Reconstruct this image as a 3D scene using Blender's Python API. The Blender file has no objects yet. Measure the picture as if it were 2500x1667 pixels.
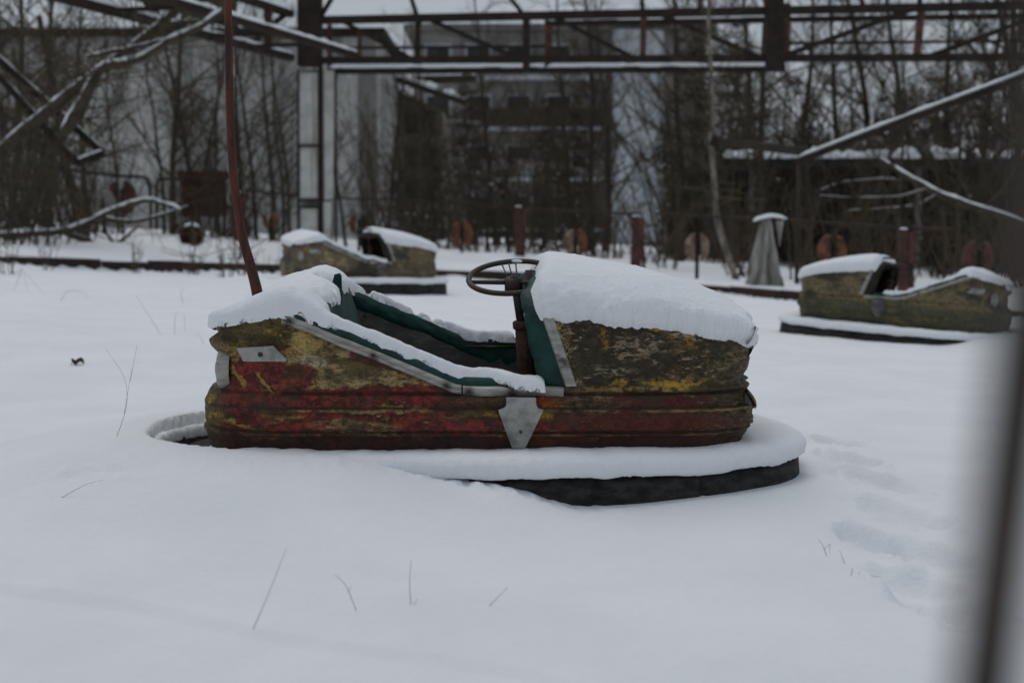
import bpy, math, random
import numpy as np
from mathutils import Vector, Matrix

scene = bpy.context.scene
COL = scene.collection
R = math.radians

# ------------------------------------------------------------------ camera
F = 3472.2            # focal length in photo pixels (50 mm on 36 mm, photo 2500 wide)
CAMH = 0.71
PITCH = math.atan((833.5 - 555.0) / F)
cam_d = bpy.data.cameras.new('camera')
cam = bpy.data.objects.new('camera', cam_d)
COL.objects.link(cam)
cam.location = (0, 0, CAMH)
cam.rotation_euler = (math.pi / 2 - PITCH, 0, 0)
cam_d.lens = 50.0
cam_d.sensor_width = 36.0
cam_d.clip_start = 0.05
cam_d.clip_end = 2000
cam_d.dof.use_dof = True
cam_d.dof.focus_distance = 3.9
cam_d.dof.aperture_fstop = 3.5
scene.camera = cam

# ------------------------------------------------------------------ sky and sun (overcast)
SUN_EL, SUN_ROT = 66.0, 338.0
world = bpy.data.worlds.new('World')
scene.world = world
world.use_nodes = True
wn = world.node_tree
wn.nodes.clear()
wo = wn.nodes.new('ShaderNodeOutputWorld')
bg = wn.nodes.new('ShaderNodeBackground')
sky = wn.nodes.new('ShaderNodeTexSky')
sky.sky_type = 'NISHITA'
sky.sun_disc = False
sky.sun_elevation = R(SUN_EL)
sky.sun_rotation = R(SUN_ROT)
sky.dust_density = 6.0
wmix = wn.nodes.new('ShaderNodeMix')
wmix.data_type = 'RGBA'
wmix.inputs[0].default_value = 0.86
wn.links.new(sky.outputs[0], wmix.inputs[6])
wmix.inputs[7].default_value = (5.20, 5.75, 6.35, 1)     # even cloud cover
wn.links.new(wmix.outputs[2], bg.inputs[0])
bg.inputs[1].default_value = 0.080
wn.links.new(bg.outputs[0], wo.inputs[0])

sun_d = bpy.data.lights.new('sun', 'SUN')
sun_d.energy = 0.75
sun_d.angle = R(45)
sun_d.color = (1.0, 0.98, 0.95)
sun = bpy.data.objects.new('sun', sun_d)
COL.objects.link(sun)
sun.rotation_euler = (-R(90 - SUN_EL), 0, R(22))

scene.view_settings.view_transform = 'Standard'
scene.view_settings.look = 'None'
scene.view_settings.exposure = -0.03
scene.view_settings.gamma = 1.0
scene.view_settings.use_curve_mapping = False
scene.render.engine = 'CYCLES'
scene.cycles.use_denoising = True
scene.cycles.max_bounces = 6
scene.cycles.diffuse_bounces = 4
scene.cycles.glossy_bounces = 2
scene.cycles.transparent_max_bounces = 4

# ------------------------------------------------------------------ helpers
def P(px, py, Y):
    """photo pixel + distance in front of the camera -> point of the place"""
    a = (px - 1250.0) / F
    b = (833.5 - py) / F
    cp, sp = math.cos(PITCH), math.sin(PITCH)
    d = (a, cp + b * sp, -sp + b * cp)
    k = Y / d[1]
    return Vector((d[0] * k, Y, CAMH + d[2] * k))

def sstep(a, b, x):
    t = np.clip((np.asarray(x, float) - a) / (b - a), 0, 1)
    return t * t * (3 - 2 * t)

_rs = np.random.RandomState(7)
_perm = np.concatenate([_rs.permutation(256)] * 3)
_g = _rs.normal(size=(256, 3))
_g /= np.linalg.norm(_g, axis=1)[:, None]

def pn(x, y, z):
    x, y, z = np.broadcast_arrays(np.asarray(x, float), np.asarray(y, float), np.asarray(z, float))
    xi, yi, zi = np.floor(x).astype(int), np.floor(y).astype(int), np.floor(z).astype(int)
    xf, yf, zf = x - xi, y - yi, z - zi
    u, v, w = [t * t * t * (t * (t * 6 - 15) + 10) for t in (xf, yf, zf)]
    xi, yi, zi = xi & 255, yi & 255, zi & 255
    def gr(i, j, k):
        h = _perm[_perm[_perm[(xi + i) & 255] + ((yi + j) & 255)] + ((zi + k) & 255)]
        g = _g[h]
        return g[..., 0] * (xf - i) + g[..., 1] * (yf - j) + g[..., 2] * (zf - k)
    def lp(a, b, t): return a + (b - a) * t
    x0 = lp(lp(gr(0, 0, 0), gr(1, 0, 0), u), lp(gr(0, 1, 0), gr(1, 1, 0), u), v)
    x1 = lp(lp(gr(0, 0, 1), gr(1, 0, 1), u), lp(gr(0, 1, 1), gr(1, 1, 1), u), v)
    return lp(x0, x1, w) * 1.5

def fbm(x, y, z, octv=4, gain=0.5):
    s, a = 0.0, 1.0
    for i in range(octv):
        f = 2.0 ** i
        s = s + a * pn(np.asarray(x) * f + 3.1 * i, np.asarray(y) * f + 7.7 * i, np.asarray(z) * f + 1.3 * i)
        a *= gain
    return s

class MB:
    """collects faces; build() links them as one mesh object"""
    def __init__(self): self.v, self.f = [], []
    def add(self, vs, fs):
        o = len(self.v)
        self.v.extend([tuple(p) for p in vs])
        self.f.extend([tuple(i + o for i in q) for q in fs])
        return self
    def grid(self, G, cu=False, cv=False, flip=False):
        n, m = G.shape[:2]
        o = len(self.v)
        self.v.extend(map(tuple, G.reshape(-1, 3).tolist()))
        I = np.arange(n * m).reshape(n, m) + o
        a = I if not cu else np.vstack([I, I[:1]])
        a = a if not cv else np.hstack([a, a[:, :1]])
        q = np.stack([a[:-1, :-1], a[:-1, 1:], a[1:, 1:], a[1:, :-1]], -1).reshape(-1, 4)
        if flip: q = q[:, ::-1]
        self.f.extend(map(tuple, q.tolist()))
        return self
    def box(self, c, s, M=None):
        c = Vector(c); vs = []
        for dx in (-.5, .5):
            for dy in (-.5, .5):
                for dz in (-.5, .5):
                    p = Vector((dx * s[0], dy * s[1], dz * s[2]))
                    if M is not None: p = M @ p
                    vs.append(c + p)
        return self.add(vs, [(0, 1, 3, 2), (4, 6, 7, 5), (0, 4, 5, 1), (2, 3, 7, 6), (0, 2, 6, 4), (1, 5, 7, 3)])
    def beam(self, a, b, w, h=None, bev=0.0):
        """square bar from a to b"""
        h = w if h is None else h
        a, b = Vector(a), Vector(b)
        d = b - a; L = d.length; d.normalize()
        up = Vector((0, 0, 1)) if abs(d.z) < .95 else Vector((0, 1, 0))
        s = d.cross(up).normalized(); u = s.cross(d)
        M = Matrix((d, s, u)).transposed()
        return self.box((a + b) / 2, (L, w, h), M)
    def tube(self, pts, rad, sides=6, caps=True):
        pts = [Vector(p) for p in pts]
        n = len(pts)
        if not hasattr(rad, '__len__'): rad = [rad] * n
        o = len(self.v)
        t0 = (pts[1] - pts[0]).normalized()
        ref = Vector((0, 0, 1)) if abs(t0.z) < .9 else Vector((1, 0, 0))
        s = t0.cross(ref).normalized()
        for i in range(n):
            t = (pts[min(i + 1, n - 1)] - pts[max(i - 1, 0)])
            if t.length < 1e-9: t = t0.copy()
            t.normalize()
            s = (s - t * s.dot(t))
            if s.length < 1e-6: s = t.orthogonal()
            s.normalize()
            u = t.cross(s)
            for k in range(sides):
                an = 2 * math.pi * k / sides
                q = pts[i] + (s * math.cos(an) + u * math.sin(an)) * rad[i]
                self.v.append((q.x, q.y, q.z))
        for i in range(n - 1):
            for k in range(sides):
                k2 = (k + 1) % sides
                self.f.append((o + i * sides + k, o + i * sides + k2, o + (i + 1) * sides + k2, o + (i + 1) * sides + k))
        if caps:
            self.f.append(tuple(o + k for k in range(sides))[::-1])
            self.f.append(tuple(o + (n - 1) * sides + k for k in range(sides)))
        return self
    def mesh(self, name, mat, smooth=True):
        me = bpy.data.meshes.new(name)
        me.from_pydata(self.v, [], self.f)
        if smooth: me.polygons.foreach_set('use_smooth', [True] * len(me.polygons))
        if mat: me.materials.append(mat)
        me.update()
        return me
    def build(self, name, mat, parent=None, smooth=True):
        return link(name, self.mesh(name, mat, smooth), parent)

def link(name, me, parent=None):
    o = bpy.data.objects.new(name, me)
    COL.objects.link(o)
    if parent is not None: o.parent = parent
    return o

def tag(o, label=None, cat=None, group=None, kind=None):
    if label: o['label'] = label
    if cat: o['category'] = cat
    if group: o['group'] = group
    if kind: o['kind'] = kind
    return o

def thing(name, loc, label, cat, group=None, rz=0.0):
    o = bpy.data.objects.new(name, None)
    o.empty_display_size = .1
    COL.objects.link(o)
    o.location = loc; o.rotation_euler = (0, 0, rz)
    return tag(o, label, cat, group)

def spline(pts, n):
    """Catmull-Rom through points (any dimension)"""
    A = np.array([list(p) for p in pts], float)
    A = np.vstack([2 * A[0] - A[1], A, 2 * A[-1] - A[-2]])
    out = []
    m = len(A) - 3
    for i in range(n):
        t = i / (n - 1) * m
        k = min(int(t), m - 1); t -= k
        p0, p1, p2, p3 = A[k:k + 4]
        out.append(.5 * ((2 * p1) + (-p0 + p2) * t + (2 * p0 - 5 * p1 + 4 * p2 - p3) * t ** 2 + (-p0 + 3 * p1 - 3 * p2 + p3) * t ** 3))
    return np.array(out)

# ------------------------------------------------------------------ material kit
class NT:
    def __init__(self, name):
        self.m = bpy.data.materials.new(name)
        self.m.use_nodes = True
        self.t = self.m.node_tree
        self.b = self.t.nodes['Principled BSDF']
        self.b.inputs['Specular IOR Level'].default_value = 0.25
        tc = self.t.nodes.new('ShaderNodeTexCoord')
        self.obj = tc.outputs['Object']
        self.gen = tc.outputs['Generated']
    def n(self, t): return self.t.nodes.new(t)
    def put(self, s, v):
        if hasattr(v, 'links'): self.t.links.new(v, s)
        elif isinstance(v, (tuple, list)) and len(v) == 3 and s.type == 'RGBA': s.default_value = (*v, 1)
        else: s.default_value = v
    def noise(self, scale, detail=4, vec=None, rough=.55, dist=0):
        n = self.n('ShaderNodeTexNoise')
        self.put(n.inputs['Vector'], vec or self.obj)
        n.inputs['Scale'].default_value = scale
        n.inputs['Detail'].default_value = detail
        n.inputs['Roughness'].default_value = rough
        n.inputs['Distortion'].default_value = dist
        return n.outputs['Fac']
    def noisec(self, scale, detail=3, vec=None):
        n = self.n('ShaderNodeTexNoise')
        self.put(n.inputs['Vector'], vec or self.obj)
        n.inputs['Scale'].default_value = scale
        n.inputs['Detail'].default_value = detail
        return n.outputs['Color']
    def stretch(self, sx, sy, sz, off=(0, 0, 0), vec=None):
        n = self.n('ShaderNodeMapping')
        self.put(n.inputs[0], vec or self.obj)
        n.inputs['Scale'].default_value = (sx, sy, sz)
        n.inputs['Location'].default_value = off
        return n.outputs[0]
    def rng(self, v, a, b, lo=0.0, hi=1.0):
        n = self.n('ShaderNodeMapRange')
        n.interpolation_type = 'SMOOTHSTEP'
        self.put(n.inputs[0], v)
        n.inputs[1].default_value, n.inputs[2].default_value = a, b
        n.inputs[3].default_value, n.inputs[4].default_value = lo, hi
        return n.outputs[0]
    def math(self, op, a, b=None, c=None):
        n = self.n('ShaderNodeMath'); n.operation = op
        self.put(n.inputs[0], a)
        if b is not None: self.put(n.inputs[1], b)
        if c is not None: self.put(n.inputs[2], c)
        return n.outputs[0]
    def mul(self, *a):
        r = a[0]
        for x in a[1:]: r = self.math('MULTIPLY', r, x)
        return r
    def mix(self, f, a, b):
        n = self.n('ShaderNodeMix'); n.data_type = 'RGBA'
        self.put(n.inputs[0], f); self.put(n.inputs[6], a); self.put(n.inputs[7], b)
        return n.outputs[2]
    def sep(self, v):
        n = self.n('ShaderNodeSeparateXYZ'); self.put(n.inputs[0], v)
        return n.outputs
    def vadd(self, a, b, scale):
        s = self.n('ShaderNodeVectorMath'); s.operation = 'SUBTRACT'
        self.put(s.inputs[0], b); s.inputs[1].default_value = (.5, .5, .5)
        k = self.n('ShaderNodeVectorMath'); k.operation = 'MULTIPLY_ADD'
        self.put(k.inputs[0], s.outputs[0]); k.inputs[1].default_value = (scale,) * 3
        self.put(k.inputs[2], a)
        return k.outputs[0]
    def bump(self, h, strength=.5, dist=.01):
        n = self.n('ShaderNodeBump')
        n.inputs['Strength'].default_value = strength
        n.inputs['Distance'].default_value = dist
        self.put(n.inputs['Height'], h)
        self.t.links.new(n.outputs[0], self.b.inputs['Normal'])
    def out(self, col, rough=.7, metal=0.0):
        self.put(self.b.inputs['Base Color'], col)
        self.put(self.b.inputs['Roughness'], rough)
        self.put(self.b.inputs['Metallic'], metal)
        return self.m

def simple(name, c1, c2, scale=8, rough=.75, bump=.3, bdist=.01, metal=0.0, lo=.35, hi=.65, stretch=None):
    k = NT(name)
    v = k.stretch(*stretch) if stretch else k.obj
    f = k.noise(scale, 6, v, .65)
    c = k.mix(k.rng(f, lo, hi), c1, c2)
    if bump: k.bump(k.noise(scale * 3, 5, v), bump, bdist)
    return k.out(c, rough, metal)

def snow_mat(name, grain=1.0):
    k = NT(name)
    f = k.noise(2.2, 5)
    c = k.mix(k.rng(f, .3, .7), (.79, .81, .84), (.85, .865, .885))
    h = k.math('ADD', k.mul(k.noise(70, 6, None, .7), .7), k.mul(k.noise(330, 3, None, .7), .35))
    h = k.math('ADD', h, k.mul(k.noise(22, 4, None, .6), 1.2))
    k.bump(h, .6 * grain, .010)
    k.b.inputs['Specular IOR Level'].default_value = .15
    return k.out(c, .85)

M_SNOW = snow_mat('snow_fresh')
M_SNOWFAR = snow_mat('snow_distant', .4)

# side plane of the main car: photo pixel -> car x, z
CAR = Vector((-0.10, 4.20, 0.0))
def side(px, py, y=-.42):
    p = P(px, py, CAR.y + y)
    return p.x - CAR.x, p.z

def paint_main():
    k = NT('weathered_red_ochre_paint')
    w = k.vadd(k.obj, k.noisec(9, 5), .055)
    w = k.vadd(w, k.noisec(55, 5), .026)
    s = k.sep(w); x, z = s[0], s[2]
    s0 = k.sep(k.obj); x0, z0 = s0[0], s0[2]
    streak = k.noise(1.0, 6, k.stretch(9, 9, 45, (0, 0, 0), k.vadd(k.obj, k.noisec(5, 3), .06)), .7)
    scratch = k.noise(1.0, 6, k.stretch(38, 38, 115, (0, 0, 0), k.vadd(k.obj, k.noisec(6, 3), .035)), .75)
    grit = k.noise(120, 5, None, .7)
    blot = k.noise(13, 6, None, .68)
    blot2 = k.noise(24, 6, k.stretch(1, 1, 1.6, (3, 5, 1)), .7)
    fine = k.noise(55, 6, None, .75)
    def ell(px, py, rx, ry, soft=.14):
        soft = min(soft, .3)
        cx, cz = side(px, py)
        dx = k.math('DIVIDE', k.math('SUBTRACT', x, cx), rx / 918.0)
        dz = k.math('DIVIDE', k.math('SUBTRACT', z, cz), ry / 918.0)
        d = k.math('SQRT', k.math('ADD', k.mul(dx, dx), k.mul(dz, dz)))
        return k.rng(d, 1 + soft, 1 - soft)
    def seg(pa, pb, th, soft=.3):
        (ax, az), (bx, bz) = side(*pa), side(*pb)
        L = math.hypot(bx - ax, bz - az); ux, uz = (bx - ax) / L, (bz - az) / L
        rx_, rz_ = k.math('SUBTRACT', x, ax), k.math('SUBTRACT', z, az)
        al = k.math('ADD', k.mul(rx_, ux), k.mul(rz_, uz))
        pe = k.math('ABSOLUTE', k.math('SUBTRACT', k.mul(rz_, ux), k.mul(rx_, uz)))
        t = th / 918.0
        m = k.rng(pe, t * (1 + soft), t * (1 - soft))
        return k.mul(m, k.rng(al, -.01, .01), k.rng(al, L + .01, L - .01))
    RED = k.mix(k.rng(k.math('ADD', k.mul(blot2, .6), k.mul(fine, .4)), .44, .56), (.235, .036, .030), (.080, .020, .016))
    OCH = k.mix(k.rng(fine, .45, .55), (.31, .20, .062), (.078, .050, .019))
    TAN = (.40, .30, .15)
    YEL = (.44, .27, .032)
    ORG = (.36, .17, .02)
    MOSS = k.mix(k.rng(fine, .50, .60), (.028, .023, .012), (.078, .054, .022))
    c = OCH
    # upper rear quarter: tan scuffs
    c = k.mix(k.mul(k.rng(scratch, .52, .58), k.rng(blot, .42, .52), .9), c, TAN)
    c = k.mix(k.mul(ell(860, 905, 215, 62, .3), k.rng(scratch, .44, .52), k.rng(blot2, .36, .46), .85), c, (.36, .265, .125))
    for e in ((763, 889, 27, 20), (735, 838, 22, 14), (690, 905, 18, 10)):
        c = k.mix(k.mul(ell(*e), k.rng(grit, .38, .5), .95), c, (.47, .40, .27))
    for e in ((926, 903, 24, 18), (742, 842, 34, 22), (858, 893, 40, 18), (640, 872, 12, 10)):
        c = k.mix(k.mul(ell(*e), k.rng(grit, .36, .46)), c, (.40, .285, .085))
    # red: lower band, rear corner, streak under the trim
    zb = side(800, 962)[1]
    lowband = k.rng(k.math('ADD', z, k.mul(k.math('SUBTRACT', blot, .5), .05)), zb + .006, zb - .004)
    red = lowband
    for e in ((575, 930, 55, 62), (640, 915, 70, 40), (708, 926, 62, 34), (960, 955, 120, 12), (840, 958, 140, 8), (560, 885, 30, 22), (1100, 950, 70, 14), (655, 845, 60, 12)):
        red = k.math('MAXIMUM', red, ell(*e))
    red = k.math('MAXIMUM', red, seg((851, 864), (1130, 950), 12))
    fade = k.rng(x0, .12, .40)                       # red paint thinner towards the nose
    wear = k.rng(k.math('ADD', k.math('ADD', streak, k.mul(blot, .45)), k.mul(fine, .25)), .99, .93)
    wear = k.math('MAXIMUM', wear, k.mul(ell(640, 950, 170, 80), .85))
    wear = k.math('MAXIMUM', wear, k.mul(ell(1560, 1010, 210, 60), k.rng(fine, .60, .54)))
    red = k.mul(red, wear, k.math('SUBTRACT', 1.0, k.mul(fade, .05)))
    c = k.mix(red, c, k.mix(fade, RED, (.088, .017, .014)))
    # bare tan scrapes in the red
    for e in ((858, 1039, 105, 17), (1181, 974, 62, 17), (1000, 1000, 70, 5), (1410, 967, 58, 15), (1120, 1010, 40, 6), (900, 1002, 120, 4), (780, 1062, 260, 3)):
        c = k.mix(k.mul(ell(*e, .6), k.rng(scratch, .40, .58), .9), c, (.32, .24, .115))
    for e in ((1164, 1011, 52, 7), (1650, 940, 68, 10), (1515, 928, 18, 8), (1336, 1008, 18, 20), (1330, 962, 10, 14), (600, 1042, 55, 5), (650, 1008, 14, 5)):
        c = k.mix(k.mul(ell(*e, .6), k.rng(fine, .36, .52), .9), c, YEL)
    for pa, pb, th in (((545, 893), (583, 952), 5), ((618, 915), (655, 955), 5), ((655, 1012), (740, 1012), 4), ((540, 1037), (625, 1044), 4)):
        c = k.mix(k.mul(seg(pa, pb, th), .9), c, (.36, .25, .06))  # yellow strake edges, with the ridge highlights painted into the colour
    for e in ((1335, 978, 20, 12), (1350, 985, 26, 22), (1478, 832, 9, 22), (1690, 840, 9, 18), (1320, 1075, 40, 10), (548, 1062, 5, 9)):
        c = k.mix(k.mul(ell(*e, .6), k.rng(fine, .35, .55), .85), c, (.40, .085, .018))
    # hood: dark growth over scratched tan
    hood = k.mul(k.rng(z0, .278, .292), k.rng(x0, .13, .16))
    hb = k.mix(k.rng(k.math('ADD', k.mul(blot, .8), k.mul(scratch, .4)), .60, .72), MOSS, (.125, .082, .040))
    hb = k.mix(k.mul(k.rng(scratch, .55, .60), k.rng(blot2, .48, .56)), hb, (.36, .28, .185))
    hb = k.mix(k.mul(k.rng(fine, .58, .68), k.rng(blot, .50, .62)), hb, ORG)
    hb = k.mix(k.rng(k.noise(7, 5, k.stretch(1, 1, 1, (9, 2, 4))), .56, .66), hb, (.03, .027, .017))
    for e in ((1560, 850, 70, 25), (1700, 815, 60, 22), (1500, 900, 60, 12)):
        hb = k.mix(k.mul(ell(*e, .8), k.rng(scratch, .49, .55), .9), hb, (.34, .265, .175))
    edge = seg((1330, 780), (1400, 950), 26, .7)
    hb = k.mix(k.mul(edge, k.rng(k.noise(150, 3, None, .6), .46, .54)), hb, (.42, .31, .14))
    hb = k.mix(k.mul(edge, k.rng(fine, .52, .62), .7), hb, ORG)
    for e in ((1650, 940, 75, 11), (1515, 928, 18, 8), (1600, 800, 20, 14)):
        hb = k.mix(k.mul(ell(*e, .6), k.rng(fine, .36, .52), .9), hb, YEL)
    for e in ((1478, 832, 10, 24), (1690, 840, 9, 18), (1760, 800, 20, 14)):
        hb = k.mix(k.mul(ell(*e, .6), k.rng(fine, .40, .56), .85), hb, ORG)
    c = k.mix(hood, c, hb)
    # rear corner: yellow lichen on dark growth
    rear = k.math('MAXIMUM', ell(610, 815, 105, 42), k.rng(x0, -.66, -.72))
    rb = k.mix(k.rng(fine, .38, .62), (.052, .042, .016), (.15, .105, .035))
    rb = k.mix(k.mul(k.rng(blot2, .55, .63), k.rng(grit, .4, .5)), rb, (.42, .25, .02))
    c = k.mix(k.mul(rear, k.rng(blot, .30, .45)), c, rb)
    nose = k.math('MAXIMUM', k.mul(k.rng(x0, .60, .68), .85), k.mul(ell(1440, 985, 90, 26, .3), .7))
    c = k.mix(k.mul(nose, k.rng(blot, .36, .5)), c, k.mix(k.rng(scratch, .45, .62), MOSS, (.22, .16, .08)))
    # general dirt; colour darker towards the foot
    rib = k.rng(k.math('ABSOLUTE', k.math('SUBTRACT', k.math('ADD', z0, k.mul(k.math('SUBTRACT', fine, .5), .006)), .2205)), .0040, .0012)
    c = k.mix(k.mul(rib, k.rng(x0, -.585, -.565), k.rng(k.noise(9, 4, None, .6), .44, .52), .85), c, (.34, .24, .085))
    rib2 = k.rng(k.math('ABSOLUTE', k.math('SUBTRACT', k.math('ADD', z0, k.mul(k.math('SUBTRACT', fine, .5), .006)), .1545)), .0040, .0012)
    c = k.mix(k.mul(rib2, k.rng(k.noise(7, 4, k.stretch(1, 1, 1, (5, 5, 5)), .6), .50, .58), .8), c, (.26, .17, .06))
    runs = k.mul(k.rng(k.noise(1.0, 4, k.stretch(48, 48, 3.5), .6), .60, .70), k.rng(blot, .40, .55), .55)
    c = k.mix(runs, c, (.050, .030, .016))
    crack = k.rng(k.math('ABSOLUTE', k.math('SUBTRACT', k.noise(26, 4, k.stretch(1, 1, 1.5, (7, 1, 2)), .6), .5)), .012, .002)
    c = k.mix(k.mul(crack, k.rng(blot, .42, .5), .75), c, (.03, .022, .014))
    dirt = k.mul(k.rng(k.noise(5, 6, k.stretch(1, 1, 2, (4, 4, 4)), .7), .46, .60), .80)
    c = k.mix(dirt, c, (.042, .033, .019))
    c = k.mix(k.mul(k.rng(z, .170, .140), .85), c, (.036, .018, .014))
    c = k.mix(k.mul(k.rng(grit, .60, .68), .6), c, (.04, .03, .018))
    for zz, t in ((.2655, .0075), (.2275, .005), (.163, .006)):  # dark lines painted along the grooves to bring out the ribs
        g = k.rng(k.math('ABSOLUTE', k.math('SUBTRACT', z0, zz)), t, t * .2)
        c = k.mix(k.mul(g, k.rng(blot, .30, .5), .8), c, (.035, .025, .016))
    h = k.math('ADD', k.math('ADD', k.mul(fine, .5), k.mul(scratch, .5)), k.mul(red, .35))
    k.bump(k.math('SUBTRACT', h, k.mul(crack, .4)), .8, .007)
    return k.out(c, k.rng(blot, .3, .7, .55, .85))

def paint_far(name, low, high, patch, dark, accent):
    k = NT(name)
    z = k.sep(k.vadd(k.obj, k.noisec(7, 4), .07))[2]
    b1, b2, f = k.noise(5, 6, None, .65), k.noise(11, 6, k.stretch(1, 1, 2.5), .7), k.noise(45, 5, None, .7)
    c = k.mix(k.rng(z, .25, .29), low, high)
    c = k.mix(k.rng(b1, .52, .62), c, patch)
    c = k.mix(k.mul(k.rng(b2, .56, .64), k.rng(f, .4, .5)), c, accent)
    c = k.mix(k.mul(k.rng(f, .45, .62), .75), c, dark)
    c = k.mix(k.rng(k.noise(3.5, 5, k.stretch(1, 1, 1.7, (2, 8, 3))), .50, .64), c, dark)
    k.bump(f, .4, .006)
    return k.out(c, .75)

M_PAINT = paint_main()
M_PAINT_TAN = paint_far('weathered_tan_paint', (.155, .125, .085), (.18, .135, .075), (.36, .28, .16), (.05, .045, .034), (.22, .14, .05))
M_PAINT_OLIVE = paint_far('weathered_olive_paint', (.085, .085, .052), (.19, .145, .08), (.11, .10, .058), (.040, .038, .026), (.27, .18, .03))

def metal_trim():
    k = NT('dull_aluminium')
    f = k.noise(1, 6, k.stretch(14, 14, 60), .7)
    g = k.noise(20, 5)
    c = k.mix(k.rng(f, .35, .65), (.40, .39, .36), (.24, .225, .20))
    c = k.mix(k.rng(g, .56, .68), c, (.09, .08, .065))
    s0 = k.sep(k.obj)
    zt = k.math('ADD', s0[2], k.mul(g, .01))
    for bx, bz in ((-.495, .46), (-.27, .365), (-.075, .29), (-.015, .275), (.10, .275)):
        dx = k.math('DIVIDE', k.math('SUBTRACT', s0[0], bx), .022); dz = k.math('DIVIDE', k.math('SUBTRACT', zt, bz), .03)
        dd = k.math('SQRT', k.math('ADD', k.mul(dx, dx), k.mul(dz, dz)))
        c = k.mix(k.mul(k.rng(dd, 1.0, .2), .8), c, (.07, .06, .05))
    k.bump(f, .4, .003)
    return k.out(c, .5, .45)
M_TRIM = metal_trim()
M_PLATE = simple('grey_plate_metal', (.36, .36, .34), (.17, .165, .15), 22, .55, .3, .003, .4, lo=.38, hi=.72)
M_PLATE.name = 'grey_plate_metal'
M_VINYL = simple('dark_green_vinyl', (.009, .050, .044), (.005, .026, .023), 18, .6, .5, .006)
M_RUBBER = simple('black_rubber', (.040, .039, .036), (.013, .013, .013), 22, .8, .6, .006, stretch=(1, 1, 2.5))
M_INNER = simple('worn_grey_board', (.075, .072, .070), (.23, .195, .165), 6, .85, .5, .006, lo=.45, hi=.72, stretch=(1, 1, 2.5))
M_DARK = simple('dark_cavity_paint', (.02, .018, .014), (.035, .028, .02), 10, .85)
M_STEEL = simple('black_brown_steel', (.035, .029, .025), (.060, .045, .036), 40, .6, .4, .003)
M_RUSTCOL = simple('red_brown_rust', (.115, .060, .048), (.055, .034, .028), 45, .85, .5, .004)
M_POLE = simple('rusty_red_pole', (.036, .018, .014), (.11, .032, .019), 14, .7, .4, .004, stretch=(2.0, 2.0, .35), lo=.42, hi=.62)
M_OCHIN = simple('ochre_inner_panel', (.20, .12, .02), (.09, .055, .016), 18, .8)
M_GLASS = simple('frosted_lamp_glass', (.62, .64, .64), (.45, .46, .46), 30, .35, .1)

# ------------------------------------------------------------------ bumper car shape
XM, A, B, NEXP = .010, .760, .42, 6.2
_ux, _uz = zip((-.75, .437), (-.70, .445), (-.61, .462), (-.52, .479), (-.50, .476), (-.47, .465), (-.05, .293), (-.02, .287), (.24, .285), (1, .285))
def T(x): return np.interp(x, _ux, _uz)
def halfw(x): return B * (1 - np.clip(np.abs((np.asarray(x) - XM) / A), 0, 1) ** NEXP) ** (1 / NEXP)
_hx, _hz = zip((.0, .556), (.15, .555), (.28, .540), (.475, .506), (.644, .456), (.72, .424), (.75, .406), (.766, .385))
def Hh(x): return np.interp(x, _hx, _hz)

def superell(a, b, n, N, xm=0.0):
    th = np.linspace(0, 2 * np.pi, 6001)
    c, s = np.cos(th), np.sin(th)
    p = np.stack([xm + a * np.sign(c) * np.abs(c) ** (2 / n), b * np.sign(s) * np.abs(s) ** (2 / n)], -1)
    L = np.concatenate([[0], np.cumsum(np.linalg.norm(np.diff(p, axis=0), axis=1))])
    t = np.linspace(0, L[-1], N, endpoint=False)
    q = np.stack([np.interp(t, L, p[:, 0]), np.interp(t, L, p[:, 1])], -1)
    d = np.roll(q, -3, 0) - np.roll(q, 3, 0)
    d /= np.linalg.norm(d, axis=1)[:, None]
    nrm = np.stack([d[:, 1], -d[:, 0]], -1)
    return q, nrm, L[-1]

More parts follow.
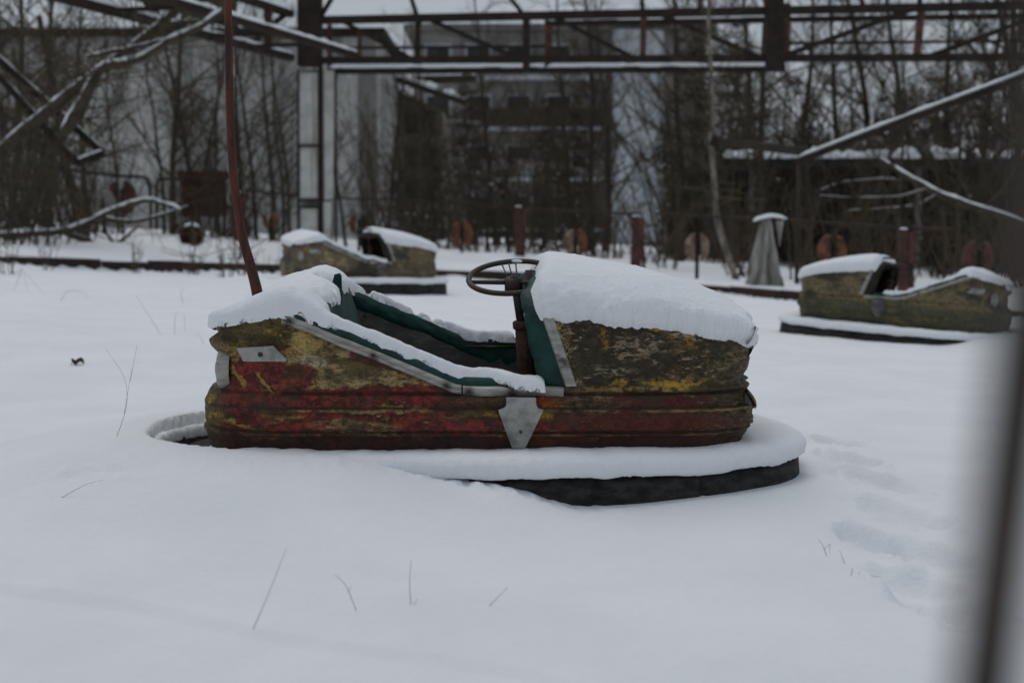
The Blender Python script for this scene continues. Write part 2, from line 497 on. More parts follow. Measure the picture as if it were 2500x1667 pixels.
REAR_Z = ((.05, -.002), (.10, .004), (.138, .008), (.165, .010), (.20, .014), (.225, .010), (.245, .0), (.27, -.012), (.32, -.022), (.355, -.018), (.375, .004), (.392, .010), (.402, -.002), (.413, -.018), (.425, -.004), (.445, .012))
FRONT_Z = ((.05, -.03), (.10, -.016), (.14, -.008), (.17, -.006), (.175, .0), (.205, .0), (.212, -.010), (.245, -.004), (.27, -.006), (.29, -.022), (.31, -.012), (.36, .0), (.40, .006), (.6, .0))
def wall_disp(x, y, z, nx):
    g = lambda c, w: np.exp(-((z - c) / w) ** 2)
    d = -.010 * np.clip((.20 - z) / .10, 0, 2) ** 2 - .03 * np.clip(z - .3, 0, 1)
    d = d - .011 * g(.2655, .0045) + .003 * g(.276, .006)
    start = -.575 + (.222 - z) * -.55
    panel = sstep(start - .006, start + .006, x)
    d = d + panel * .013 * sstep(.2245, .219, z) * sstep(.150, .166, z) + panel * .004 * g(.2175, .004)
    d = d - .010 * g(.163, .004) + .006 * g(.154, .006)
    # rear corner panel: slanted step and strakes
    line = -.673 + (.443 - z) * .80
    d = d - .012 * sstep(line + .003, line - .003, x) * sstep(.262, .275, z)
    def seg(ax, az, bx, bz, w, h):
        L = math.hypot(bx - ax, bz - az); ux, uz = (bx - ax) / L, (bz - az) / L
        al = (x - ax) * ux + (z - az) * uz; pe = np.abs((z - az) * ux - (x - ax) * uz)
        return h * np.exp(-(pe / w) ** 2) * sstep(-.005, .01, al) * sstep(L + .005, L - .01, al)
    d = d + seg(-.668, .345, -.628, .28, .006, .010) + seg(-.585, .325, -.545, .275, .006, .009) + seg(-.70, .187, -.585, .180, .006, .012)
    wr = np.clip(-nx, 0, 1) ** 1.2; wf = np.clip(nx, 0, 1) ** 1.2
    d = d + wr * np.interp(z, *zip(*REAR_Z)) + wf * np.interp(z, *zip(*FRONT_Z))
    d = d + .004 * fbm(x * 5, y * 5, z * 6, 3) + .0012 * fbm(x * 40, y * 40, z * 40, 2)
    d = d + wf * .016 * fbm(x * 9, y * 9, z * 22, 3) + wr * .006 * fbm(x * 9, y * 9, z * 16, 3)
    return d

def rail_y(x, z, s):
    """outer face of the side wall at x, z (s = -1 near side, 1 far side)"""
    return s * (halfw(x) + wall_disp(np.asarray(x, float), s * halfw(x), np.asarray(z, float), np.zeros_like(np.asarray(x, float))))

# hood section table (arc length)
_th = np.linspace(0, np.pi, 2001)
_sy = -np.sign(np.cos(_th)) * np.abs(np.cos(_th)) ** (2 / 4.2)
_sz = np.abs(np.sin(_th)) ** (2 / 4.2)
_sl = np.concatenate([[0], np.cumsum(np.hypot(np.diff(_sy) * .42, np.diff(_sz) * .27))]); _sl /= _sl[-1]
def hood_pt(u, t):
    sy, sz = np.interp(t, _sl, _sy), np.interp(t, _sl, _sz)
    zz = .285 + .27 * sz
    xs = .245 - (zz - .285) * .335 + .03 * sstep(.53, .56, zz)
    f = 1 - (1 - u) ** 1.6
    x = xs + (.7655 - xs) * f
    H = Hh(x)
    z = .283 + (H - .283) * sz
    b = halfw(np.minimum(x, .7658))
    b = b - .03 * np.clip(z - .3, 0, 1)
    y = b * sy
    fr = sstep(.70, .755, x)
    x = x + fr * (np.interp(z, *zip(*FRONT_Z)) + .012 * fbm(x * 9, y * 9, z * 22, 3))
    return np.stack(np.broadcast_arrays(x, y, z), -1)

def hood_grid(u, t, off=None):
    U, Tt = np.meshgrid(u, t, indexing='ij')
    if off is None: return hood_pt(U, Tt)
    e = 2e-3
    P0 = hood_pt(U, Tt)
    du = hood_pt(np.minimum(U + e, 1), Tt) - hood_pt(np.maximum(U - e, 0), Tt)
    dt = hood_pt(U, np.minimum(Tt + e, 1)) - hood_pt(U, np.maximum(Tt - e, 0))
    n = np.cross(du, dt); n /= (np.linalg.norm(n, axis=-1)[..., None] + 1e-12)
    return P0, n

def deck_z(x, w):
    c = np.interp(x, (-.76, -.70, -.6, -.51, -.40), (.400, .422, .455, .482, .490))
    s = T(x)
    return s + (c - s) * (1 - np.abs(w) ** 3)

def band(pts_outer, pts_inner):
    return np.stack([pts_outer, pts_inner], 0)

RA, RB, RN, RX = .995, .592, 2.45, -.050
TILT = .055
CAR_MESH = {}
def build_car_meshes():
    D = {}
    # ---- side wall of the tub
    q, nr, L = superell(A, B, NEXP, 900, XM)
    rows = 84
    v = np.linspace(0, 1, rows)
    Tq = T(q[:, 0])
    Z = .055 + (Tq[None] - .055) * v[:, None]
    X = np.broadcast_to(q[None, :, 0], Z.shape); Y = np.broadcast_to(q[None, :, 1], Z.shape)
    NX = np.broadcast_to(nr[None, :, 0], Z.shape); NY = np.broadcast_to(nr[None, :, 1], Z.shape)
    d = wall_disp(X, Y, Z, NX)
    G = np.stack([X + NX * d, Y + NY * d, Z], -1)
    D['body_shell'] = MB().grid(G, cv=True, flip=True)
    # ---- rear deck
    xs = np.linspace(-.746, -.42, 60); ws = np.linspace(-1, 1, 90)
    Xd, W = np.meshgrid(xs, ws, indexing='ij')
    Yd = W * (halfw(Xd) - .006)
    Zd = deck_z(Xd, W) + .002 * fbm(Xd * 7, Yd * 7, 0, 2)
    Zd = np.where(np.abs(W) > .98, Zd - .004, Zd)
    D['rear_deck'] = MB().grid(np.stack([Xd, Yd, Zd], -1), flip=True)
    # ---- hood
    u = np.linspace(0, 1, 150); t = np.linspace(0, 1, 240)
    G = hood_grid(u, t)
    G = G + np.stack([0 * G[..., 0], .003 * fbm(G[..., 0] * 6, G[..., 1] * 6, G[..., 2] * 6, 3), .002 * fbm(G[..., 0] * 11, G[..., 1] * 11, 5, 2)], -1)
    D['hood'] = MB().grid(G)
    # ---- waist flange (sill between tub and hood)
    xx = np.linspace(-.05, .262, 60)
    for s in (-1, 1):
        m = MB()
        o = np.stack([xx, s * (halfw(xx) - .002), np.full_like(xx, .2852)], -1)
        i = np.stack([xx, s * (halfw(xx) - .06), np.full_like(xx, .2852)], -1)
        m.grid(band(o, i), flip=(s < 0))
        D['sill' + 'nf'[s > 0]] = m
    # ---- inner panels, floor
    xx = np.linspace(-.44, .30, 90)
    for s in (-1, 1):
        m = MB()
        top = np.stack([xx, s * (halfw(xx) - .045), T(xx) + .004], -1)
        bot = np.stack([xx, s * (halfw(xx) - .065), np.full_like(xx, .08)], -1)
        m.grid(band(top, bot), flip=(s > 0))
        m.grid(band(np.stack([xx, s * (halfw(xx) - .004), T(xx) - .002], -1), top), flip=(s > 0))
        D['inner_panel' + 'nf'[s > 0]] = m
    D['floor_pan'] = MB().box((-.05, 0, .075), (1.25, .72, .02))
    # ---- green vinyl lining, ragged lower edge
    for s in (-1, 1):
        m = MB()
        xx = np.linspace(-.47, .17, 160)
        drop = (.060 if s < 0 else .085) + .010 * fbm(xx * 8, s, 0, 3) + .006 * fbm(xx * 40, s, 3, 2)
        drop = drop + .12 * np.exp(-((xx - .05) / .07) ** 2) - .03 * sstep(.10, .17, xx)
        rows = []
        for k in np.linspace(0, 1, 14):
            zz = T(xx) + (.012 if s < 0 else .020) - drop * k
            bulge = .010 * np.sin(np.pi * min(1, k * 1.6)) + .006 * fbm(xx * 12, k * 3, s, 3)
            rows.append(np.stack([xx, s * (halfw(xx) - .040 - bulge - .006 * k), zz], -1))
        m.grid(np.array(rows), flip=(s > 0))
        # padded roll over the rim
        xr = np.linspace(-.50, .17, 110)
        rw = []
        for a in np.linspace(-.3, math.pi + .3, 11):
            r = .019 + .002 * fbm(xr * 15, a, s, 2)
            rw.append(np.stack([xr, s * (halfw(xr) - .022 + r * np.cos(a)), T(xr) + .003 + r * np.sin(a)], -1))
        m.grid(np.array(rw), flip=(s < 0))
        D['vinyl_lining' + ('_n' if s < 0 else '_f')] = m
    # ---- padded vinyl round the cowl edge
    t = np.linspace(.004, .996, 200)
    e0 = hood_pt(np.zeros_like(t), t)
    cen = np.array([0, 0, .33])
    inw = cen[None] - e0; inw[:, 0] = 0; inw /= np.linalg.norm(inw, axis=1)[:, None]
    near = np.exp(-((t - .0) / .16) ** 2) + np.exp(-((t - 1.0) / .16) ** 2)
    rows = []
    for dx, di in ((.012, -.001), (-.004, .003), (-.022, .008), (-.034, .020), (-.036, .036), (-.026, .052), (-.004, .064), (.03, .07)):
        wv = .005 * fbm(t * 26, dx * 30, 4, 3)
        rows.append(e0 + np.stack([dx * (1 + .9 * near) + wv, 0 * t, 0 * t], -1) + inw * (di * (1 + .35 * near) + wv * .6)[:, None])
    D['cowl_padding'] = MB().grid(np.array(rows), flip=True)
    # ---- dash panel inside the hood
    t = np.linspace(0, 1, 80)
    e1 = hood_pt(np.full_like(t, .16), t)
    e1 = e1 + (cen[None] - e1) * np.array([0, .03, .03])
    c2 = np.stack([np.full(80, .30), e1[:, 1] * 0, np.full(80, .30)], -1)
    D['dash_panel'] = MB().grid(np.stack([e1, c2], 0))
    D['ochre_panel'] = MB().add([(.175, .30, .30), (.19, .38, .30), (.165, .375, .52), (.155, .28, .53)], [(0, 1, 2, 3)])
    # ---- aluminium trim
    prof = ((.001, -.030), (.0075, -.0285), (.0085, -.020), (.0085, -.0165), (.0055, -.015), (.010, -.0125), (.010, -.004), (.0065, -.001), (-.004, .001))
    for s in (-1, 1):
        for nm, a, b in (('a', -.515, -.035), ('b', -.031, .238)):
            xx = np.linspace(a, b, 70)
            rows = []
            for o, dz in prof:
                zz = T(xx) + dz * .86 + .0022 * fbm(xx * 9, s, 2, 3)
                rows.append(np.stack([xx, rail_y(xx, zz, s) + s * (o + .001 + .0025 * fbm(xx * 14, dz * 60, s, 3)), zz], -1))
            D['trim_%s%s' % (nm, 'n' if s < 0 else 'f')] = MB().grid(np.array(rows), flip=(s > 0))
        zz = np.linspace(.288, .545, 60)
        for nm, z0, z1 in (('c', .288, .497), ('d', .500, .546)):
            zz = np.linspace(z0, z1, 40)
            rows = []
            for o, dw in ((.0, .030), (.007, .028), (.008, .020), (.005, .017), (.009, .013), (.009, .004), (.005, .0), (-.012, -.003)):
                tt = np.interp(zz, .283 + (Hh(.19) - .283) * np.interp(np.linspace(0, .35, 300), _sl, _sz), np.linspace(0, .35, 300))
                xe = hood_pt(np.zeros_like(tt), tt)[:, 0]
                pu = hood_pt(np.full_like(tt, .02), tt)
                rows.append(np.stack([xe + dw, (pu[:, 1] - (o + .002)) * (-s), zz], -1))
            D['trim_%s%s' % (nm, 'n' if s < 0 else 'f')] = MB().grid(np.array(rows), flip=(s < 0))
    # ---- badge and rear plate
    def plate(pxs, th, s, lift):
        pts = [side(*p) for p in pxs]
        n = len(pts); vs = []
        ym = max(abs(float(rail_y(x, z, s))) for x, z in pts)
        for k in (1, 0):
            for (x, z) in pts:
                vs.append((x, s * (ym + lift + th * k - .014 * max(0, .2 - z) / .06), z))
        fs = [tuple(range(n)), tuple(range(2 * n - 1, n - 1, -1))]
        fs += [(i, n + i, n + (i + 1) % n, (i + 1) % n) for i in range(n)]
        if s > 0: fs = [f[::-1] for f in fs]
        return MB().add(vs, fs)
    badge = ((1236, 965), (1308, 966), (1309, 984), (1313, 991), (1325, 995), (1322, 1006), (1284, 1088), (1279, 1092), (1254, 1092), (1249, 1088), (1219, 1004), (1217, 996), (1232, 990), (1236, 984))
    rplate = ((578, 850), (667, 844), (699, 876), (698, 882), (604, 882), (594, 881))
    for s in (-1, 1):
        D['badge' + 'nf'[s > 0]] = plate(badge, .004, s, .010)
        D['rplate' + 'nf'[s > 0]] = plate(rplate, .006, s, .006)
    # ---- lamps
    def lamp(xc, yc, zc, sx, ry, rz):
        m1, m2 = MB(), MB()
        an = np.linspace(0, 2 * np.pi, 40, endpoint=False)
        rows = []
        for rr, dx in ((1.10, -.02), (1.14, .0), (1.10, .012), (.98, .016), (.88, .008)):
            rows.append(np.stack([xc + sx * np.full(40, dx), yc + ry * rr * np.cos(an), zc + rz * rr * np.sin(an)], -1))
        m1.grid(np.array(rows), cv=True, flip=(sx < 0))
        rows = []
        for rr, dx in ((.90, .006), (.7, .016), (.4, .024), (.02, .027)):
            rows.append(np.stack([xc + sx * np.full(40, dx), yc + ry * rr * np.cos(an), zc + rz * rr * np.sin(an)], -1))
        m2.grid(np.array(rows), cv=True, flip=(sx < 0))
        return m1, m2
    for i, yc in enumerate((-.255, .255)):
        D['hl_rim%d' % i], D['hl_glass%d' % i] = lamp(.722, yc, .350, 1, .060, .052)
        D['tl_rim%d' % i], D['tl_glass%d' % i] = lamp(-.688, yc * 1.22, .318, -1, .050, .050)
    # torn strips of shell on the nose
    for i, (y0, z0, ln, w_, tilt) in enumerate(((-.31, .385, .05, .03, .9), (-.34, .262, .05, .03, -1.0), (-.28, .34, .045, .03, .8))):
        m = MB(); rows = []
        for k in np.linspace(0, 1, 8):
            cx = .738 + .018 * np.sin(k * 2.0) + .008 * k; cz = z0 + ln * k * tilt
            rows.append([(cx, y0 - w_ * (1 - .6 * k) , cz), (cx + .006, y0, cz + .004), (cx - .004, y0 + w_ * (1 - .5 * k), cz - .003)])
        m.grid(np.array(rows, float))
        D['torn%d' % i] = m
    # ---- rubber bumper ring
    q, nr, L = superell(RA, RB, RN, 720, RX)
    an = np.linspace(0, 2 * np.pi, 25)[:-1]
    rows = []
    s_ = np.arange(720) / 720 * L
    seam = np.zeros(720)
    for c in (.35, 1.0, 1.72, 2.05, 2.42, 2.74, 3.08, 3.5, 3.78, 4.05, 4.3, 4.6):
        seam += np.exp(-((s_ - c) / .009) ** 2)
    for a in an:
        ca, sa = np.cos(a), np.sin(a)
        off = -.06 + .06 * np.sign(ca) * abs(ca) ** .75 - .015 * seam - .004 * np.exp(-((sa - .2) / .12) ** 2)
        zz = -.03 + .102 * np.sign(sa) * abs(sa) ** .45
        off = off + .0015 * fbm(q[:, 0] * 9, q[:, 1] * 9, a, 3)
        rows.append(np.stack([q[:, 0] + nr[:, 0] * off, q[:, 1] + nr[:, 1] * off, np.full(720, zz)], -1))
    D['bumper'] = MB().grid(np.array(rows), cu=True, cv=True, flip=True)
    # ---- chassis plate
    q2, nr2, _ = superell(.86, .47, 3, 80, -.03)
    pl = [(x, y, .05) for x, y in q2]
    D['chassis'] = MB().add(pl + [(x, y, .0) for x, y in q2], [tuple(range(80))] + [(i, i + 80, (i + 1) % 80 + 80, (i + 1) % 80) for i in range(80)])
    # ---- seat
    m = MB()
    ys = np.linspace(-.33, .33, 24); rows = []
    for x, z in ((-.04, .16), (-.03, .21), (-.06, .235), (-.30, .22), (-.335, .24), (-.40, .45), (-.41, .49), (-.43, .505), (-.45, .49), (-.45, .2)):
        rows.append(np.stack([np.full(24, x) + .008 * fbm(ys * 7, x * 5, z * 5, 3), ys, np.full(24, z) - .01 * (np.abs(ys) / .33) ** 4 + .006 * fbm(ys * 6, x * 9, 2, 3)], -1))
    D['seat'] = m.grid(np.array(rows), flip=True)
    # torn vinyl flap at the seat back
    m = MB(); rows = []
    for k in np.linspace(0, 1, 10):
        y0 = -.07 + .0 * k
        rows.append([(-.435 + .02 * k, y0 - .03 * (1 - k) - .004, .47 + .085 * k), (-.415 + .015 * k, y0 + .004, .47 + .088 * k), (-.400 + .005 * k, y0 + .05 * (1 - k) + .006, .465 + .085 * k)])
    D['flap'] = m.grid(np.array(rows, float))
    # ---- steering
    c = Vector((.103, 0, .541))
    n = Vector((-.06, -.27, .95)).normalized()
    e1 = Vector((1, 0, .06)); e1 = (e1 - n * e1.dot(n)).normalized(); e2 = n.cross(e1)
    ring = []
    for i in range(56):
        a = 2 * math.pi * i / 56
        rad = e1 * math.cos(a) + e2 * math.sin(a)
        ring.append([tuple(c + rad * (.131 + .0086 * math.cos(b)) + n * (.0078 * math.sin(b))) for b in np.linspace(0, 2 * np.pi, 12, endpoint=False)])
    D['wheel_rim'] = MB().grid(np.array(ring), cu=True, cv=True)
    hub = c - n * .018
    D['wheel_hub'] = MB().tube([hub - n * .028, hub - n * .022, hub + n * .012, hub + n * .018], [.020, .028, .026, .014], 14)
    m = MB().tube([hub, c - e1 * .128 - e2 * .02], [.007, .006], 8)
    D['spoke0'] = m
    D['spoke1'] = MB().tube([hub, c + e1 * .11 - e2 * .065], [.007, .006], 8)
    m = MB()
    for k in (-1, 0, 1):
        m.tube([hub + e1 * .012 * k + e2 * .01, c + e1 * (-.012 + .022 * k) + e2 * .128], .0022, 6)
    D['spoke2'] = m
    D['shaft'] = MB().tube([(.130, 0, .38), (.106, 0, .545)], .0125, 12)
    D['sleeve'] = MB().tube([(.146, 0, .09), (.138, 0, .30), (.133, 0, .392)], .0245, 18)
    D['collar'] = MB().tube([(.1335, 0, .388), (.133, 0, .392), (.132, 0, .408), (.1318, 0, .412)], [.026, .031, .031, .026], 18)
    D['brace'] = MB().tube([(.17, .01, .10), (.155, .01, .38), (.150, .01, .56)], .012, 10)
    # ---- bolts (drawn as short studs)
    bl = []
    for s in (-1, 1):
        for x in (-.495, -.27, -.075, -.015, .10):
            z = float(T(x)) - .012
            y = float(rail_y(x, z, s)) + s * .010
            bl.append((Vector((x, y, z)), Vector((0, s, 0)), .0055))
        for pp in ((636, 865),):
            x, z = side(*pp); y = float(rail_y(x, z, s)) + s * .020
            bl.append((Vector((x, y, z)), Vector((0, s, 0)), .007))
        x, z = side(1271, 1050); bl.append((Vector((x, float(rail_y(x, z, s)) + s * .017, z)), Vector((0, s, 0)), .004))
    D['bolts'] = bl
    return D

# snow on the cars -------------------------------------------------
def snow_top(seed, full=True):
    """snow lying on the rear deck and along both sills: heightfield over the plan"""
    h = .0058
    xs = np.arange(-.80, .24, h); ys = np.arange(-.48, .48 + h, h)
    def field(X, Y):
        n1 = fbm(X * 9, Y * 9, seed, 2); n2 = fbm(X * 26, Y * 26, seed + 3, 2)
        hw = halfw(np.clip(X, XM - A, XM + A))
        ov = .006 + .004 * n1 + .003 * n2 - (.015 - .009 * n1 - .004 * n2) * sstep(-.53, -.46, X) + np.where(Y < 0, .034 * sstep(.03, .16, X), 0)
        d1 = np.minimum(hw + ov - np.abs(Y), X + .744 + .004 * n1)
        rag = np.where(Y > 0, .010, .003)
        inner = hw - np.where(Y > 0, .030, .050) - .007 * n1 - rag * n2 - np.where(Y > 0, .018 * sstep(-.2, 0, X), 0)
        edge = -.405 + .02 * n1 + .008 * n2 - .05 * np.exp(-((Y - .02) / .05) ** 2)
        d2 = np.maximum(edge - X, np.abs(Y) - inner)
        xe = np.where(Y < 0, .182, .10) + .02 * n1 + .006 * n2
        return np.minimum(np.minimum(d1, d2), xe - X)
    X, Y = np.meshgrid(xs, ys, indexing='ij')
    d = field(X, Y)
    e = 1e-3
    for _ in range(3):
        gx = (field(X + e, Y) - field(X - e, Y)) / (2 * e); gy = (field(X, Y + e) - field(X, Y - e)) / (2 * e)
        g2 = gx * gx + gy * gy + 1e-6
        out = d < 0
        st = np.clip(-d / g2, 0, .012)
        lim = out & (d > -.02)
        X = np.where(lim, X + st * gx, X); Y = np.where(lim, Y + st * gy, Y)
        d = field(X, Y)
    W = np.clip(Y / (halfw(np.clip(X, XM - A, XM + A)) + 1e-6), -1, 1)
    deck = deck_z(X, W)
    near = (Y < 0)
    onsill = sstep(-.50, -.36, X)
    side_w = sstep(.55, .85, np.abs(W))
    sill = T(X) + .021 * sstep(-.53, -.46, X)
    z0 = deck * (1 - onsill * side_w) + sill * onsill * side_w
    z0 = z0 - np.where(near, .022 * sstep(.03, .15, X), 0)
    dd = np.clip(d, 0, None)
    rr = .055 - .025 * onsill
    tm = (.046 + .022 * sstep(-.72, -.5, X)) * (1 - onsill) + onsill * np.where(near, .029, .028)
    tm = tm * (1 + .14 * fbm(X * 6, Y * 6, seed + 8, 2))
    prof = np.sqrt(np.clip(1 - (1 - np.clip(dd / rr, 0, 1)) ** 2, 0, 1))
    Z = z0 + tm * prof + .0022 * fbm(X * 45, Y * 45, seed, 3) * np.clip(dd / .012, 0, 1) - .010 * np.exp(-(dd / .004) ** 2)
    G = np.stack([X, Y, Z], -1)
    n, m = d.shape
    I = np.arange(n * m).reshape(n, m)
    ins = d > 0.0005
    cell = ins[:-1, :-1] | ins[1:, :-1] | ins[:-1, 1:] | ins[1:, 1:]
    near0 = d > -.004
    cell &= near0[:-1, :-1] & near0[1:, :-1] & near0[:-1, 1:] & near0[1:, 1:]
    q = np.stack([I[:-1, :-1], I[1:, :-1], I[1:, 1:], I[:-1, 1:]], -1)[cell]
    used = np.unique(q); mp = np.full(n * m, -1); mp[used] = np.arange(len(used))
    mb = MB(); mb.v = list(map(tuple, G.reshape(-1, 3)[used].tolist())); mb.f = list(map(tuple, mp[q].tolist()))
    return mb

def snow_hood(seed):
    nu, nw = 240, 330
    u = np.linspace(0, 1, nu) ** .8; w = np.linspace(0, 1, nw)
    nl = .013 * fbm(u * 6, seed, 0, 3) + .0055 * fbm(u * 34, seed, 4, 4, .65)
    nh = .013 * fbm(u * 6, seed + 9, 0, 3) + .002 * fbm(u * 30, seed, 9, 3)
    lo = .146 + .025 * u - .012 * sstep(.75, 1, u); hi = 1 - (.150 + .02 * u)
    U = np.repeat(u[:, None], nw, 1)
    Tt = lo[:, None] + (hi - lo)[:, None] * w[None] + nl[:, None] * (1 - w[None]) ** 26 - nh[:, None] * w[None] ** 14
    lo, hi = Tt[:, 0], Tt[:, -1]
    e = 2e-3
    P0 = hood_pt(U, Tt)
    du = hood_pt(np.minimum(U + e, 1), Tt) - hood_pt(np.maximum(U - e, 0), Tt)
    dt = hood_pt(U, np.minimum(Tt + e, 1)) - hood_pt(U, np.maximum(Tt - e, 0))
    n = np.cross(du, dt); ln = np.linalg.norm(n, axis=-1)[..., None]
    n = n / (ln + 1e-12)
    sgn = np.where(n[..., 2:3] < -.2, -1, 1); n = n * sgn
    n = n * .75 + np.array([0, 0, .35]); n /= np.linalg.norm(n, axis=-1)[..., None]
    Ls = 1.30
    dist_w = np.minimum(Tt - lo[:, None], hi[:, None] - Tt) * Ls
    x = P0[..., 0]
    dist_u0 = (x - P0[:1, :, 0]) + .0; dist_u1 = (P0[-1:, :, 0] - x)
    d = np.minimum(np.minimum(dist_w, dist_u0 * 1.6), dist_u1 * 1.3)
    up = np.clip(n[..., 2], 0, 1)
    tm = (.016 + .040 * sstep(.3, .95, up)) * (1 + .10 * fbm(P0[..., 0] * 5, P0[..., 1] * 5, seed, 2))
    rr = .022 + .03 * sstep(.4, .95, up)
    prof = np.sqrt(np.clip(1 - (1 - np.clip(d / rr, 0, 1)) ** 2, 0, 1))
    rough = fbm(P0[..., 0] * 30, P0[..., 1] * 30, P0[..., 2] * 30 + seed, 5, .68)
    side_ = 1 - sstep(.6, .95, up)
    ridg = np.abs(fbm(P0[..., 0] * 40 + 4, P0[..., 1] * 40, P0[..., 2] * 40 + seed, 4, .65))
    rough = rough * (1 - .55 * side_) - (ridg - .35) * 1.1 * side_
    G = P0 + n * (tm * prof + (.0022 + .0165 * side_) * rough * np.clip(d / .008, .15, 1))[..., None]
    # roll over the cowl edge
    G[..., 0] -= .022 * (1 - sstep(0, .03, dist_u0)) * sstep(.5, .9, up) * (.6 + .5 * fbm(Tt * 9, seed, 1, 2))
    mb = MB().grid(G)
    # rear lip drops to the hood
    lip = G[0].copy(); lip2 = hood_pt(np.full(nw, .0), Tt[0]); lip2[:, 2] -= .002
    mb.grid(np.stack([lip2, lip], 0))
    return mb

def snow_ring(seed, buried):
    q, nr, L = superell(RA, RB, RN, 760, RX)
    x, y = q[:, 0], q[:, 1]
    th = np.arctan2(y / .55, x / .95)
    rear = sstep(-.62, -.84, x) if buried else np.zeros_like(x)
    nearside = sstep(.1, -.1, y)
    inner = .24 - .140 * rear
    n1 = fbm(x * 7, y * 7, seed, 3); n2 = fbm(x * 40, y * 40, seed, 3)
    prof = ((.002, .058), (.010, .070), (.013, .085), (.009, .101), (-.002, .114), (-.018, .122), (-.045, .125), (-.07, .125), (-.10, .124), (-.13, .122), (-.17, .122), (-.20, .123))
    rows = []
    for k, (o, z) in enumerate(prof):
        f = min(1, max(0, (-o) / .20))
        off = np.full_like(x, o) if o > -.02 else -.02 + (o + .02) / .18 * (inner - .02)
        off = off + (.005 * n1 + .003 * n2) * (1 - f)
        n2 = fbm(x * 38, y * 38, seed + k * .9, 3, .6)
        zz = z + .006 * n1 + (.0050 * n2 if k < 5 else .0016 * n2)
        zz = zz - .022 * rear - .010 * rear * f - .012 * f * sstep(.3, -.3, x) * (1 - rear)
        if k == 0: zz = zz + .010 - .006 * n2 - .006 * np.abs(n1)
        rows.append(np.stack([x + nr[:, 0] * off, y + nr[:, 1] * off, zz], -1))
    if buried:
        for dz, do in ((.012, .006), (.03, .008), (.05, .002), (.065, -.006)):
            last = rows[-1] if dz == .012 else base
            if dz == .012: base = rows[-1].copy()
            k = base.copy(); k[:, 2] -= dz * (.4 + .6 * rear) + .008 * n2 * rear
            k[:, 0] -= nr[:, 0] * do; k[:, 1] -= nr[:, 1] * do
            k[:, 0] += nr[:, 0] * .006 * n2 * rear; k[:, 1] += nr[:, 1] * .006 * n2 * rear
            rows.append(k)
    return MB().grid(np.array(rows), cv=True, flip=True)

